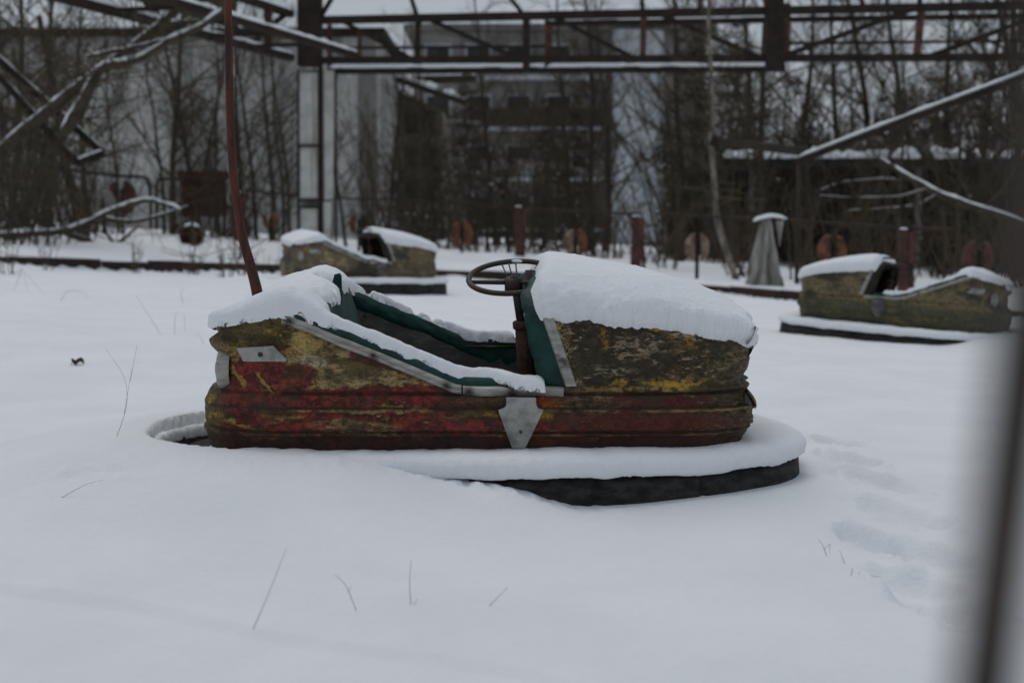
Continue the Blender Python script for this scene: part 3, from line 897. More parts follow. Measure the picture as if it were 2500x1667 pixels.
def lean(mb):
    mb.v = [(x, y, z + TILT * (y + .42)) for x, y, z in mb.v]
    return mb
CM = build_car_meshes()
for _k, _m in CM.items():
    if _k not in ('bumper', 'chassis', 'bolts'): lean(_m)
CM['bolts'] = [(p + Vector((0, 0, TILT * (p.y + .42))), n, r) for p, n, r in CM['bolts']]
def bumper_car(loc, rz, paint, label, main=False, seed=1, pitch=0.0):
    t = thing('bumper_car', loc, label, 'bumper car', 'bumper cars left in the snow', rz)
    t.rotation_euler = (0, pitch, rz)
    def part(name, key, mat, parent=t, smooth=True):
        ck = (key, mat.name)
        if ck not in CAR_MESH: CAR_MESH[ck] = CM[key].mesh(name, mat, smooth)
        return link(name, CAR_MESH[ck], parent)
    part('rubber_bumper', 'bumper', M_RUBBER)
    part('chassis_plate', 'chassis', M_DARK, smooth=False)
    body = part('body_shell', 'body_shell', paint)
    part('rear_deck', 'rear_deck', paint, body)
    hood = part('hood', 'hood', paint)
    part('dash_panel', 'dash_panel', M_DARK, hood)
    part('floor_pan', 'floor_pan', M_DARK, smooth=False)
    for k in 'nf':
        part('vinyl_lining', 'vinyl_lining_' + k, M_VINYL)
        part('sill', 'sill' + k, paint, body, False)
        part('inner_panel', 'inner_panel' + k, M_INNER)
        tr = [part('metal_trim', 'trim_%s%s' % (j, k), M_TRIM) for j in 'abcd']
        bd = part('badge', 'badge' + k, M_PLATE if main else M_INNER, smooth=False)
        pl = part('side_plate', 'rplate' + k, M_PLATE, smooth=False)
        if main and k == 'n':
            tag(bd, 'grey metal badge shaped like a shield on the red side'); tag(pl, 'slanted pale metal plate with one bolt near the tail')
    part('cowl_padding', 'cowl_padding', M_VINYL if main else M_DARK)
    for i in (0, 1):
        h = part('headlight', 'hl_rim%d' % i, M_TRIM); part('lens', 'hl_glass%d' % i, M_GLASS, h)
        h = part('tail_light', 'tl_rim%d' % i, M_TRIM); part('lens', 'tl_glass%d' % i, M_PLATE, h)
    part('seat', 'seat', M_VINYL)
    w = part('steering_wheel', 'wheel_rim', M_STEEL)
    part('hub', 'wheel_hub', M_STEEL, w)
    part('spoke', 'spoke0', M_STEEL, w)
    part('spoke', 'spoke1', M_STEEL, w)
    s = part('steering_column', 'sleeve', M_RUSTCOL)
    part('collar', 'collar', M_RUSTCOL, s); part('shaft', 'shaft', M_STEEL, s)
    if main:
        part('spoke', 'spoke2', M_VINYL, w)
        part('support_bar', 'brace', M_STEEL)
        part('ochre_panel', 'ochre_panel', M_OCHIN, hood, False)
        for i in range(3): part('torn_strip', 'torn%d' % i, paint, hood)
        part('torn_flap', 'flap', M_VINYL)
        bm = None
        for p, n, r in CM['bolts']:
            MB().tube([p - n * .006, p, p + n * .0035, p + n * .005], [r, r, r * .85, r * .4], 10).build('bolt', M_STEEL, t)
        # current pole
        pp = [(557, -520), (557, -200), (557, 0), (559, 120), (562, 300), (570, 430), (588, 560), (612, 650), (628, 715)]
        pts = [P(px, py, 4.22) - Vector(loc) for px, py in pp]
        pts.append(pts[-1] + Vector((.01, 0, -.08)))
        sp = spline([tuple(v) for v in pts], 60)
        rad = np.interp(np.linspace(0, 1, 60), (0, .25, .6, 1), (.0100, .0110, .0125, .0185))
        po = MB().tube([Vector(v) for v in sp], list(rad), 12).build('current_pole', M_POLE, t)
        tag(po, 'bent rusty red pole rising from the tail')
    for nm, mk in (('top', lambda: lean(snow_top(seed))), ('hood', lambda: lean(snow_hood(seed))), ('ring', lambda: snow_ring(seed, main))):
        ck = (nm, seed)
        if ck not in CAR_MESH: CAR_MESH[ck] = mk().mesh('snow_layer', M_SNOW)
        link('snow_layer', CAR_MESH[ck], t)
    if main:
        # clump of snow in the tail recess and on the wheel
        for c, r in ((P(1262, 638, 4.31) - CAR, (.016, .01, .006)),):
            rows = []
            for a in np.linspace(-1.5, 1.5, 9):
                an = np.linspace(0, 2 * np.pi, 14, endpoint=False)
                rr = 1 + .2 * fbm(np.cos(an) * 2, np.sin(an) * 2, a, 2)
                rows.append(np.stack([c.x + r[0] * math.cos(a) * np.cos(an) * rr, c.y + r[1] * math.cos(a) * np.sin(an) * rr, np.full(14, c.z + r[2] * math.sin(a))], -1))
            MB().grid(np.array(rows), cv=True).build('snow_clump', M_SNOW, t)
    return t

bumper_car(tuple(CAR), 0.0, M_PAINT, 'red and ochre bumper car in the foreground with peeling paint and a bent pole', True, 1)

# ------------------------------------------------------------------ ground
KERB = [(-15, 2), (-12.5, 8), (-8.6, 13.6), (-5.8, 16.2), (-4.45, 17.0), (-3.8, 17.7), (-0.7, 19.6), (2.45, 18.9), (3.55, 17.8), (5.5, 15.6), (8, 12.5), (10.5, 7.5), (12, 1)]
KX = spline(KERB, 120)
def kerb_side(x, y):
    """signed distance to the kerb line, positive outside the arena"""
    best = np.full(np.shape(x), 1e9); sg = np.zeros(np.shape(x))
    for a, b in zip(KX[:-1], KX[1:]):
        d = b - a; L2 = d @ d
        t = np.clip(((x - a[0]) * d[0] + (y - a[1]) * d[1]) / L2, 0, 1)
        ex, ey = x - (a[0] + t * d[0]), y - (a[1] + t * d[1])
        ds = np.hypot(ex, ey)
        cr = d[0] * ey - d[1] * ex
        m = ds < best
        best = np.where(m, ds, best); sg = np.where(m, np.sign(cr), sg)
    return best * sg

def ring_q(x, y, a=.995, b=.592, n=2.45):
    """approximate signed distance outside a bumper outline (car coordinates)"""
    x = x - RX
    r = (np.abs(x / a) ** n + np.abs(y / b) ** n) ** (1 / n) + 1e-9
    px, py = x / r, y / r
    return np.hypot(x, y) - np.hypot(px, py)

STEPS = [(2150, 1180, .15, .3), (2205, 1255, .16, .3), (2130, 1320, .13, .25), (2255, 1350, .16, .3), (2240, 1430, .15, .3), (2310, 1490, .16, .2), (2080, 1125, .13, .3), (2050, 1080, .12, .4)]
def ground_z(x, y, cars=True):
    z = .035 * fbm(x * .35, y * .35, 1, 3) + .010 * fbm(x * 1.7, y * 1.7, 4, 3) + .0042 * fbm(x * 8, y * 4, 2, 4, .6) - .01
    z = z - .05 * np.clip(x, -18, 18) * sstep(5.0, 9.0, y)      # the site falls to the right
    k = kerb_side(x, y)
    z = z + .125 * sstep(.015, .10, k) - .02 * sstep(-.6, -.05, k) * (k < 0) + .03 * sstep(-.8, -.1, k) * sstep(.05, .5, fbm(x * 1.1, y * 1.1, 12, 2)) * (k < .05) + .10 * sstep(1.0, 8, k) * (.6 + fbm(x * .25, y * .25, 9, 3))
    # flatten near the main car, then drift against its rear half
    lx, ly = x - CAR.x, y - CAR.y
    q = ring_q(lx, ly)
    nearw = np.exp(-(np.clip(q, 0, None) / .7) ** 2)
    z = z * (1 - nearw * .85) - .004 * nearw
    left = sstep(.26, -.42, lx + .05 * fbm(x * 3, y * 3, 6, 2))
    lip = .064 * sstep(.30, .02, lx) + .068 * sstep(.06, -.40, lx)
    w_ = .14 + .34 * left
    z = z + lip * np.exp(-(np.clip(q, 0, None) / w_) ** 1.6) * sstep(-.10 - .012 * sstep(-.5, -.7, lx), -.05 - .028 * sstep(-.5, -.7, lx), q + .012 * fbm(x * 9, y * 9, 2, 2))
    z = z - .016 * np.exp(-((lx - 1.0) / .05) ** 2 - ((ly + .10) / .07) ** 2) + .014 * sstep(.3, .8, lx) * np.exp(-(np.clip(q, 0, None) / .3) ** 2)
    inside = sstep(-.08, -.13, q)
    z = z * (1 - inside) + inside * (.010 + .055 * sstep(.92, .76, -lx) + .006 * fbm(x * 14, y * 14, 3, 3))
    z = z + .12 * np.exp(-((x - 3.80) / .55) ** 4 - ((y - 10.35) / .55) ** 4) + .10 * np.exp(-((x + 2.45) / .5) ** 4 - ((y - 14.2) / .6) ** 4)
    for px, py, sc, ro in STEPS:
        c = P(px, py, 710 * F / 1000 / (py - 555.0) * 1.0)
        dx, dy = x - c.x, y - c.y
        a = dx * math.cos(ro) + dy * math.sin(ro); b = -dx * math.sin(ro) + dy * math.cos(ro)
        r2 = (a / (sc * .42)) ** 2 + (b / (sc * 1.0)) ** 2
        z = z - .045 * np.exp(-r2 ** 2) + .018 * np.exp(-((r2 - 1.6) / .6) ** 2) * (.5 + fbm(x * 12, y * 12, 5, 2))
    # rumpled snow low left of the car
    c = (-1.08, 3.62)
    z = z + .016 * fbm(x * 16, y * 16, 8, 3) * np.exp(-((x - c[0]) / .16) ** 2 - ((y - c[1]) / .10) ** 2)
    c = (-.25, 3.58)
    z = z + .012 * fbm(x * 30, y * 30, 8, 3) * np.exp(-((x - c[0]) / .5) ** 2 - ((y - c[1]) / .05) ** 2)
    return z

def build_ground():
    rows = np.concatenate([np.linspace(-8, .9, 14)[:-1], .9 * (40 / .9) ** np.linspace(0, 1, 620), 40 * (900 / 40) ** np.linspace(.02, 1, 40)])
    t = np.concatenate([-np.geomspace(30, .46, 24)[:-1], np.linspace(-.46, .46, 420), np.geomspace(.46, 30, 24)[1:]])
    Y, Tt = np.meshgrid(rows, t, indexing='ij')
    X = Tt * np.maximum(np.abs(Y), 1.0)
    Z = ground_z(X, Y)
    return MB().grid(np.stack([X, Y, Z], -1), flip=True).build('snow_ground', M_SNOW)
g = build_ground()
tag(g, 'smooth snow field covering the arena and the land beyond', kind='structure')

# ------------------------------------------------------------------ materials of the surroundings
M_BARK = simple('dark_wet_bark', (.042, .034, .024), (.082, .067, .047), 9, .9, .5, .01)
M_BARK2 = simple('grey_brown_bark', (.070, .061, .046), (.040, .034, .026), 9, .9, .5, .01)
M_BIRCH = simple('birch_bark', (.30, .26, .21), (.10, .085, .07), 6, .85, .3, .01, stretch=(1, 1, .6))
M_TWIG = simple('brown_twigs', (.066, .052, .034), (.105, .082, .053), 4, .9, 0)
M_TWIG2 = simple('reddish_twigs', (.095, .064, .043), (.068, .050, .034), 4, .9, 0)
M_NEEDLE = simple('pine_needles', (.046, .043, .022), (.080, .064, .035), 3, .9, 0)
M_TRUSS = simple('dark_brown_rust_steel', (.019, .016, .013), (.036, .024, .018), 5, .85, .4, .01)
M_RED = simple('faded_red_oxide_steel', (.120, .050, .038), (.045, .028, .023), 6, .85, .4, .01)
M_ORANGE = simple('rusty_orange_sheet', (.23, .085, .038), (.06, .034, .024), 9, .8, .3, .01)
M_CREAMDISC = simple('rusty_cream_sheet', (.32, .24, .18), (.11, .06, .04), 9, .8, .3, .01)
M_CLAD = simple('olive_brown_sheeting', (.060, .048, .028), (.035, .029, .018), 3, .85, .3, .01, stretch=(1, 1, .3))
M_DRAPE = simple('grey_weathered_cloth', (.42, .41, .37), (.22, .21, .19), 9, .9, .4, .01, stretch=(1, 1, .2))
M_TIMBER = simple('dark_timber', (.030, .027, .021), (.055, .046, .034), 3, .9, .3, .01, stretch=(4, 4, .5))
M_FASCIA = simple('dark_fascia_board', (.028, .033, .028), (.045, .045, .038), 3, .9, .2, .01)
M_GLASSDARK = simple('dark_window_pane', (.012, .013, .014), (.03, .032, .033), 1.5, .35, 0)
M_STALK = simple('dry_grass_stalk', (.32, .25, .16), (.16, .12, .08), 30, .9, 0)
M_KERB = simple('rusty_dark_kerb_steel', (.022, .018, .015), (.050, .027, .021), 3, .85, .4, .01)

def plaster():
    k = NT('stained_grey_plaster')
    a = k.noise(.45, 6, None, .65); b = k.noise(2.6, 6, None, .7); st = k.noise(.8, 5, k.stretch(1.5, 1.5, .25), .6)
    c = k.mix(k.rng(a, .36, .62), (.58, .57, .54), (.38, .375, .355))
    c = k.mix(k.mul(k.rng(st, .46, .64), .8), c, (.20, .198, .19))
    c = k.mix(k.mul(k.rng(b, .60, .72), .6), c, (.13, .125, .115))
    k.bump(b, .3, .02)
    return k.out(c, .9)
def panel_concrete(name, c1, c2):
    k = NT(name)
    a = k.noise(.5, 6, None, .65); st = k.noise(.9, 5, k.stretch(1.6, 1.6, .22), .6)
    c = k.mix(k.rng(a, .35, .65), c1, c2)
    c = k.mix(k.mul(k.rng(st, .5, .66), .6), c, tuple(x * .45 for x in c2))
    return k.out(c, .9)
def column_sheet():
    k = NT('white_sheet_with_rust_runs')
    st = k.noise(1, 5, k.stretch(9, 9, .35), .6); f = k.noise(4, 5)
    c = k.mix(k.rng(f, .4, .65), (.55, .55, .52), (.42, .42, .40))
    c = k.mix(k.mul(k.rng(st, .58, .68), .75), c, (.28, .20, .10))
    return k.out(c, .75)
M_PLASTER = plaster()
M_BLOCK = panel_concrete('grey_panel_concrete', (.26, .25, .235), (.175, .165, .15))
M_BLOCKPALE = panel_concrete('pale_stair_tower_concrete', (.50, .525, .545), (.36, .375, .39))
M_CREAM = panel_concrete('cream_wall_render', (.27, .255, .20), (.17, .16, .125))
M_COLUMN = column_sheet()

def gz(x, y): return float(ground_z(np.array([x], float), np.array([y], float))[0])
def gpt(px, Y, dz=0.0):
    x = (px - 1250) / F * (Y + .0)
    return Vector((x, Y, gz(x, Y) + dz))

# ------------------------------------------------------------------ kerb of the arena: dark steel edge with snow on it
ks = [i for i in range(0, 119) if KX[i][1] > 4]
n_seg = 0
step = 6
kerb = bpy.data.objects.new('kerb', None); COL.objects.link(kerb)
tag(kerb, 'low dark steel kerb curving round the snowy arena floor', kind='structure')
for i in range(0, 114, step):
    pts = KX[i:i + step + 1]
    if pts[:, 1].max() < 5: continue
    m = MB()
    P3 = [Vector((p[0], p[1], 0)) for p in pts]
    rows = []
    for (o, z) in ((0, -.20), (0, .075), (.02, .082), (.12, .082), (.12, -.2)):
        row = []
        for j, p in enumerate(P3):
            t = (P3[min(j + 1, len(P3) - 1)] - P3[max(j - 1, 0)]).normalized()
            nrm = Vector((-t.y, t.x, 0))
            q = p + nrm * o - t * (.012 if j == len(P3) - 1 else 0)
            row.append((q.x, q.y, z + .012 * math.sin(i * 1.7) - .05 * max(-18, min(18, q.x)) * float(sstep(5.0, 9.0, q.y))))
        rows.append(row)
    m.grid(np.array(rows)).build('kerb_length', M_KERB, kerb, False)

def snow_strip(pts, w, h, parent, mat=None, ragged=.25, seed=0, name='snow_layer', gaps=0.0):
    """rounded ridge of snow lying along the upper side of a bar, branch or edge"""
    pts = [Vector(p) for p in pts]
    rng = random.Random(seed)
    n = max(8, int(sum((b - a).length for a, b in zip(pts, pts[1:])) / .12))
    n = min(n, 90)
    sp = spline([tuple(p) for p in pts], n) if len(pts) > 2 else np.linspace(np.array(pts[0]), np.array(pts[1]), n)
    ww = np.array([w] * n) if not hasattr(w, '__len__') else np.interp(np.linspace(0, 1, n), np.linspace(0, 1, len(w)), w)
    hv = fbm(np.arange(n) * .35 + seed * 3.3, seed, 0, 3)
    mb = MB(); rows = []
    def flush():
        if len(rows) > 2: mb.grid(np.array(rows))
        rows.clear()
    for i in range(n):
        if gaps and hv[i] < -.75 + gaps:
            flush(); continue
        t = Vector(sp[min(i + 1, n - 1)] - sp[max(i - 1, 0)]); t.normalize()
        s_ = t.cross(Vector((0, 0, 1)))
        if s_.length < .05: s_ = Vector((1, 0, 0))
        s_.normalize(); u = s_.cross(t)
        k = max(.25, 1 + ragged * hv[i] * 2)
        if i in (0, n - 1): k *= .3
        hh = h * k; wd = ww[i] * (.75 + .25 * k)
        row = []
        for a in np.linspace(0, math.pi, 7):
            q = Vector(sp[i]) + s_ * (wd * .5 * math.cos(a)) + u * (hh * math.sin(a) - (.15 * hh if a in (0, math.pi) else 0))
            row.append(tuple(q))
        rows.append(row)
    flush()
    if not mb.f: return None
    return mb.build(name, mat or M_SNOWFAR, parent)

# ------------------------------------------------------------------ the two cars behind
cb = gpt(872, 14.7)
bumper_car((cb.x, cb.y, cb.z + .035), R(23), M_PAINT_TAN, 'tan weathered bumper car behind the foreground car, seen from its tail', False, 5, R(1.5))
cb = gpt(2208, 10.9)
bumper_car((cb.x, cb.y, cb.z + .01), R(180 - 26), M_PAINT_OLIVE, 'olive green bumper car on the right, near the blurred post', False, 8, R(-3.2))

# ------------------------------------------------------------------ canopy frame: box truss with a clad side arm
frame = thing('canopy_frame', (-3.7, 25, 0), 'rusty steel canopy truss spanning the top, on a white column', 'steel frame')
O = Vector((-3.7, 25, 0))
def bar(name, a, b, w, mat=M_TRUSS, snow=0.0, h=None):
    o = MB().beam(Vector(a) - O, Vector(b) - O, w, h).build(name, mat, frame, False)
    if snow:
        up = Vector((0, 0, (h or w) * .5))
        snow_strip([Vector(a) - O + up, Vector(b) - O + up], w * 1.05, snow, o, seed=int(abs(a[0] * 31 + a[2] * 7)) % 97, ragged=.3)
    return o
Yf = lambda px: 25 - (px - 760) / 1740 * 1.4
Yb = lambda px: Yf(px) + 1.4
def fp(px, py): return P(px, py, Yf(px))
def bp(px, py): return P(px, py, Yb(px))
up = lambda px: 50 - (px - 800) / 1700 * 36
lo = lambda px: 148 - (px - 800) / 1700 * 8
upb = lambda px: 66 - (px - 800) / 1700 * 26
lob = lambda px: 174 - (px - 800) / 1700 * 8
bar('upper_chord', fp(760, up(760)), fp(1890, up(1890)), .13)
bar('upper_chord', fp(1892, up(1892)), fp(2620, up(2620)), .13)
bar('lower_chord', fp(760, lo(760)), fp(1890, lo(1890)), .12)
bar('lower_chord', fp(1892, lo(1892)), fp(2620, lo(2620)), .12)
bar('back_chord', bp(800, lob(800)), bp(1905, lob(1905)), .11, M_TRUSS, .075)
bar('back_chord', bp(1330, upb(1330)), bp(1890, upb(1890)), .10, M_TRUSS, .07)
bar('back_chord', bp(1900, upb(1900)), bp(2600, upb(2600)), .09)
bar('back_rail', bp(830, 118), bp(1340, 114), .05)
bar('back_rail', bp(1900, 107), bp(2560, 100), .05)
for px in (1020, 1285): bar('upright', fp(px, up(px)), fp(px, lo(px) + (30 if px == 1285 else 0)), .13 if px == 1285 else .09)
for px in (1572,): bar('upright', fp(px, up(px)), fp(px - 3, lo(px)), .10, M_RED)
bar('upright', fp(2250, up(2250)), fp(2238, lo(2238)), .11, M_RED)
bar('upright', bp(805, 62), bp(805, 168), .09, M_RED); bar('upright', bp(878, 78), bp(878, 178), .07, M_RED); bar('upright', bp(1340, 60), bp(1338, 168), .13, M_RED)
for a, b in ((830, 1010), (1040, 1270), (1345, 1550), (1605, 1860)):
    bar('diagonal', fp(a, up(a)), fp(b, lo(b)), .075)
bar('diagonal', fp(1915, lo(1915) - 6), fp(2240, up(2240)), .085); bar('diagonal', fp(2262, lo(2262)), fp(2560, 30), .085)
for a, b in (((1025, 60), (985, -60)), ((1285, 45), (1200, -60)), ((1570, 30), (1560, -70)), ((775, 55), (850, -70)), ((2110, 20), (2080, -60)), ((2245, 12), (2250, -60))):
    bar('roof_brace', fp(*a), fp(*b), .07)
bar('hanging_post', fp(1888, -120), fp(1892, 175), .30, M_TRUSS, 0, .22)
bar('post_flange', bp(1918, 10), bp(1914, 150), .16, M_RED)
bar('corner_post', fp(757, -120), fp(757, 162), .40, M_TRUSS, 0, .34)
# column: two white sheets between dark angle irons
def col_slab(name, x0, x1, y0, y1, Y, th, mat, tx=0):
    a, b, c, d = P(x0, y0, Y), P(x1, y0, Y), P(x1 - tx, y1, Y), P(x0 + tx, y1, Y)
    vs = [p - O for p in (a, b, c, d)] + [p - O + Vector((0, th, 0)) for p in (a, b, c, d)]
    return MB().add(vs, [(0, 3, 2, 1), (4, 5, 6, 7), (0, 1, 5, 4), (1, 2, 6, 5), (2, 3, 7, 6), (3, 0, 4, 7)]).build(name, mat, frame, False)
for k, (y0, y1) in enumerate(((178, 352), (358, 484), (508, 610))):
    col_slab('white_panel', 731 + k * 2, 775, y0, y1, 25.05, .04, M_COLUMN)
for k, (y0, y1) in enumerate(((172, 487), (493, 612))):
    col_slab('white_panel', 789, 816 - k * 6, y0, y1, 25.05, .04, M_COLUMN, 3)
col_slab('column_angle', 777, 787, 150, 640, 25.0, .08, M_TRUSS)
col_slab('column_angle', 725, 730, 170, 640, 25.02, .08, M_TRUSS)
col_slab('column_angle', 817, 821, 170, 640, 25.02, .08, M_TRUSS, 5)
for y in (354, 486, 504): col_slab('column_tie', 731, 776, y, y + 5, 25.0, .07, M_TRUSS)
col_slab('column_back', 733, 812, 172, 640, 25.3, .05, M_BLOCK)
# side arm towards the left, with sheet cladding
c0 = Vector((-3.75, 25.0, 0)); c1 = Vector((-6.3, 16.5, 0)); dv = c1 - c0
def arm(s, z, o=0.0):
    p = c0 + dv * s; nrm = Vector((dv.y, -dv.x, 0)).normalized()
    return Vector((p.x, p.y, z)) + nrm * o
bar('arm_chord', arm(.02, 3.62), arm(1, 3.62), .12, M_TRUSS, .05)
bar('arm_chord', arm(.02, 4.36), arm(1, 4.36), .12, M_TRUSS, .05)
bar('arm_chord', arm(.02, 3.62, -1.2), arm(1, 3.62, -1.2), .10, M_TRUSS, .05)
for i, (a, b) in enumerate(((.05, .2), (.2, .35), (.35, .5), (.5, .65), (.65, .8))):
    bar('arm_diagonal', arm(a, 3.66 if i % 2 else 4.3), arm(b, 4.3 if i % 2 else 3.66), .07)
    bar('arm_tie', arm(b, 3.62), arm(b, 3.62, -1.2), .06)
bar('arm_upright', arm(.12, 3.62), arm(.12, 4.36), .12, M_RED)
for i, (a, b) in enumerate(((.28, .46), (.465, .64), (.645, .83), (.835, 1.0))):
    q = [arm(a, 3.80, -.10), arm(b, 3.80 + .02 * (i % 2), -.10), arm(b, 4.28, -.16), arm(a, 4.28, -.16)]
    vs = [p - O for p in q] + [p - O + Vector((.03, .01, 0)) for p in q]
    MB().add(vs, [(0, 1, 2, 3), (7, 6, 5, 4), (0, 4, 5, 1), (1, 5, 6, 2), (2, 6, 7, 3), (3, 7, 4, 0)]).build('cladding_sheet', M_CLAD, frame, False)

# ------------------------------------------------------------------ loose bars on the right
b0 = thing('fallen_pipe', P(2225, 290, 19), 'long snow topped pipe slanting up to the right edge', 'pipe')
o0 = b0.location.copy()
MB().tube([P(1950, 394, 19.8) - o0, P(2225, 290, 19) - o0, P(2560, 168, 18) - o0], .045, 10).build('pipe_length', M_TRUSS, b0)
snow_strip([P(1952, 390, 19.8) - o0 + Vector((0, 0, .045)), P(2225, 286, 19) - o0 + Vector((0, 0, .045)), P(2560, 164, 18) - o0 + Vector((0, 0, .045))], .085, .030, b0, seed=4, ragged=.3)
for _p in (P(1952, 396, 19.8), P(2572, 172, 18)):
    g_p = gz(_p.x, _p.y)
    MB().tube([Vector((_p.x, _p.y + .05, g_p - .2)) - o0, _p + Vector((0, .05, -.02)) - o0], .035, 8).build('support_post', M_TIMBER, b0)
b1 = thing('broken_beam', P(1860, 358, 21), 'short dark broken beam hanging above the pavilion roof', 'beam')
o1 = b1.location.copy()
MB().beam(P(1750, 346, 21.4) - o1, P(1970, 371, 19.85) - o1, .11, .12).build('beam_length', M_TIMBER, b1, False)
MB().beam(P(1743, 342, 21.44) - o1, P(1756, 348, 21.38) - o1, .17, .15).build('end_plate', M_TRUSS, b1, False)

# ------------------------------------------------------------------ buildings
def quad_wall(vs_lo, vs_hi):
    return MB().add([*vs_lo, *vs_hi], [(0, 1, 3, 2)])
def block(name, loc, label, cat='building'): return thing(name, loc, label, cat)
# plain grey wall building on the left
Yw = 40.0
xl, xr = (-150 - 1250) / F * Yw, (925 - 1250) / F * Yw
hz = .71 + (555 - 98) / F * Yw
gw = block('plaster_building', (xl, Yw, 0), 'plain pale grey building wall behind the left thicket')
MB().box(((xr - xl) / 2, 4, hz / 2 - .3), (xr - xl, 8, hz + .6)).build('wall', M_PLASTER, gw, False)
rf = MB().box(((xr - xl) / 2, 4, hz + .12), (xr - xl + .5, 8.5, .16)).build('roof', M_TIMBER, gw, False)
snow_strip([Vector((-.2, -.15, hz + .20)), Vector(((xr - xl) / 2, -.15, hz + .20)), Vector((xr - xl + .2, -.15, hz + .2))], .7, .16, rf, seed=8)
MB().box((xr - xl - .28, -.06, hz / 2), (.50, .10, hz)).build('corner_shade_strip', M_BLOCK, gw, False)  # dark strip put in for the vertical shade at the wall's right end
# cream building with sloping snow edged roof
Yc = 47.0
def pc(px, py): return P(px, py, Yc)
a = pc(922, 560); b = pc(1080, 560)
cbd = block('cream_building', (a.x, Yc, 0), 'cream coloured building with snow on its sloping roof edge')
topz = pc(930, 200).z
wd = b.x - a.x
MB().add([(0, 0, -.3), (wd, 0, -.3), (wd, 0, topz - .9), (0, 0, topz), (0, 6, -.3), (wd, 6, -.3), (wd, 6, topz - .9), (0, 6, topz)],
         [(0, 1, 2, 3), (1, 5, 6, 2), (5, 4, 7, 6), (4, 0, 3, 7), (3, 2, 6, 7)]).build('wall', M_CREAM, cbd, False)
rf = MB().beam(pc(928, 182) - Vector((a.x, Yc + .35, 0)), pc(1140, 255) - Vector((a.x, Yc + .35, 0)), .5, .16).build('roof_edge', M_TIMBER, cbd, False)
snow_strip([pc(928, 182) - Vector((a.x, Yc + .35, -.1)), pc(1140, 255) - Vector((a.x, Yc + .35, -.1))], .5, .15, rf, seed=3, ragged=.5, gaps=.25)
rf = MB().beam(pc(1000, 190) - Vector((a.x, Yc - 1, 0)), pc(1160, 186) - Vector((a.x, Yc - 1, 0)), .5, .2).build('roof_ridge', M_TIMBER, cbd, False)
snow_strip([pc(1000, 187) - Vector((a.x, Yc - 1, -.1)), pc(1160, 183) - Vector((a.x, Yc - 1, -.1))], .5, .13, rf, seed=6, ragged=.5)
for i, px in enumerate((960, 1005, 1048)):
    for j, py in enumerate((300, 385, 470)):
        p0 = pc(px, py)
        w_ = MB().box((p0.x - a.x, -.03, p0.z), (.42, .08, .72)).build('window', M_TIMBER, cbd, False)
        MB().box((p0.x - a.x, -.08, p0.z), (.32, .03, .62)).build('pane', M_GLASSDARK, w_, False)
# apartment block behind the pines
Ya = 68.0
def pa(px, py): return P(px, py, Ya)
a = pa(1010, 560); b = pa(1720, 560); topz = pa(1200, 78).z
ab = block('apartment_block', (a.x, Ya, 0), 'grey apartment block with rows of dark windows behind the pines')
wd = b.x - a.x
MB().box((wd / 2, 6, topz / 2 - .6), (wd, 12, topz + 1.2)).build('wall', M_BLOCK, ab, False)
rf = MB().box((wd / 2, 6, topz + .15), (wd + .8, 12.8, .25)).build('roof', M_BLOCK, ab, False)
snow_strip([Vector((-.3, -.3, topz + .28)), Vector((wd / 2, -.3, topz + .28)), Vector((wd + .3, -.3, topz + .28))], 1.2, .28, rf, seed=5, ragged=.2)
t0, t1 = pa(1492, 560).x - a.x, pa(1612, 560).x - a.x
MB().box(((t0 + t1) / 2, -.4, topz / 2), (t1 - t0, .9, topz)).build('stair_tower', M_BLOCKPALE, ab, False)
for j in range(4):
    zc = 1.6 + j * 2.35
    x = 1.2
    while x < t0 - .8:
        w_ = MB().box((x, -.02, zc), (1.25, .10, 1.35)).build('window', M_BLOCKPALE, ab, False)
        MB().box((x, -.09, zc), (1.05, .05, 1.15)).build('pane', M_GLASSDARK, w_, False)
        x += 1.9
    bw = pa(1175, 300).x - a.x
    MB().box(((bw + t0 - .4) / 2, -.55, zc - 1.0), (t0 - .4 - bw, 1.0, .14)).build('balcony_slab', M_BLOCKPALE, ab, False)
    MB().box(((bw + t0 - .4) / 2, -1.02, zc - .5), (t0 - .4 - bw, .06, .85)).build('balcony_front', M_BLOCK if j % 2 else M_TIMBER, ab, False)
# long low pavilion on the right
Yp = 33.0
def pp_(px, py): return P(px, py, Yp)
a = pp_(1770, 560); b = pp_(2760, 560); rz_ = pp_(2000, 398).z
pv = block('low_pavilion', (a.x, Yp, 0), 'long low dark pavilion with a snowy flat roof on the right')
wd = b.x - a.x
MB().box((wd / 2, 4.2, rz_ / 2 - .9), (wd, 6, rz_ + 1.6)).build('wall', M_TIMBER, pv, False)
rf = MB().box((wd / 2, 3.2, rz_ - .02), (wd + .6, 8.4, .24)).build('roof', M_FASCIA, pv, False)
snow_strip([Vector((-.2, -.85, rz_ + .08)), Vector((wd / 2, -.85, rz_ + .08)), Vector((wd + .2, -.85, rz_ + .08))], .5, .17, rf, seed=9, ragged=.55, gaps=.12)
x = .5
k = 0
while x < wd:
    MB().box((x, -.7, rz_ / 2 - .8), (.13, .13, rz_ + 1.4)).build('post', M_BLOCK if k % 3 == 0 else M_TIMBER, pv, False)
    x += 1.25; k += 1

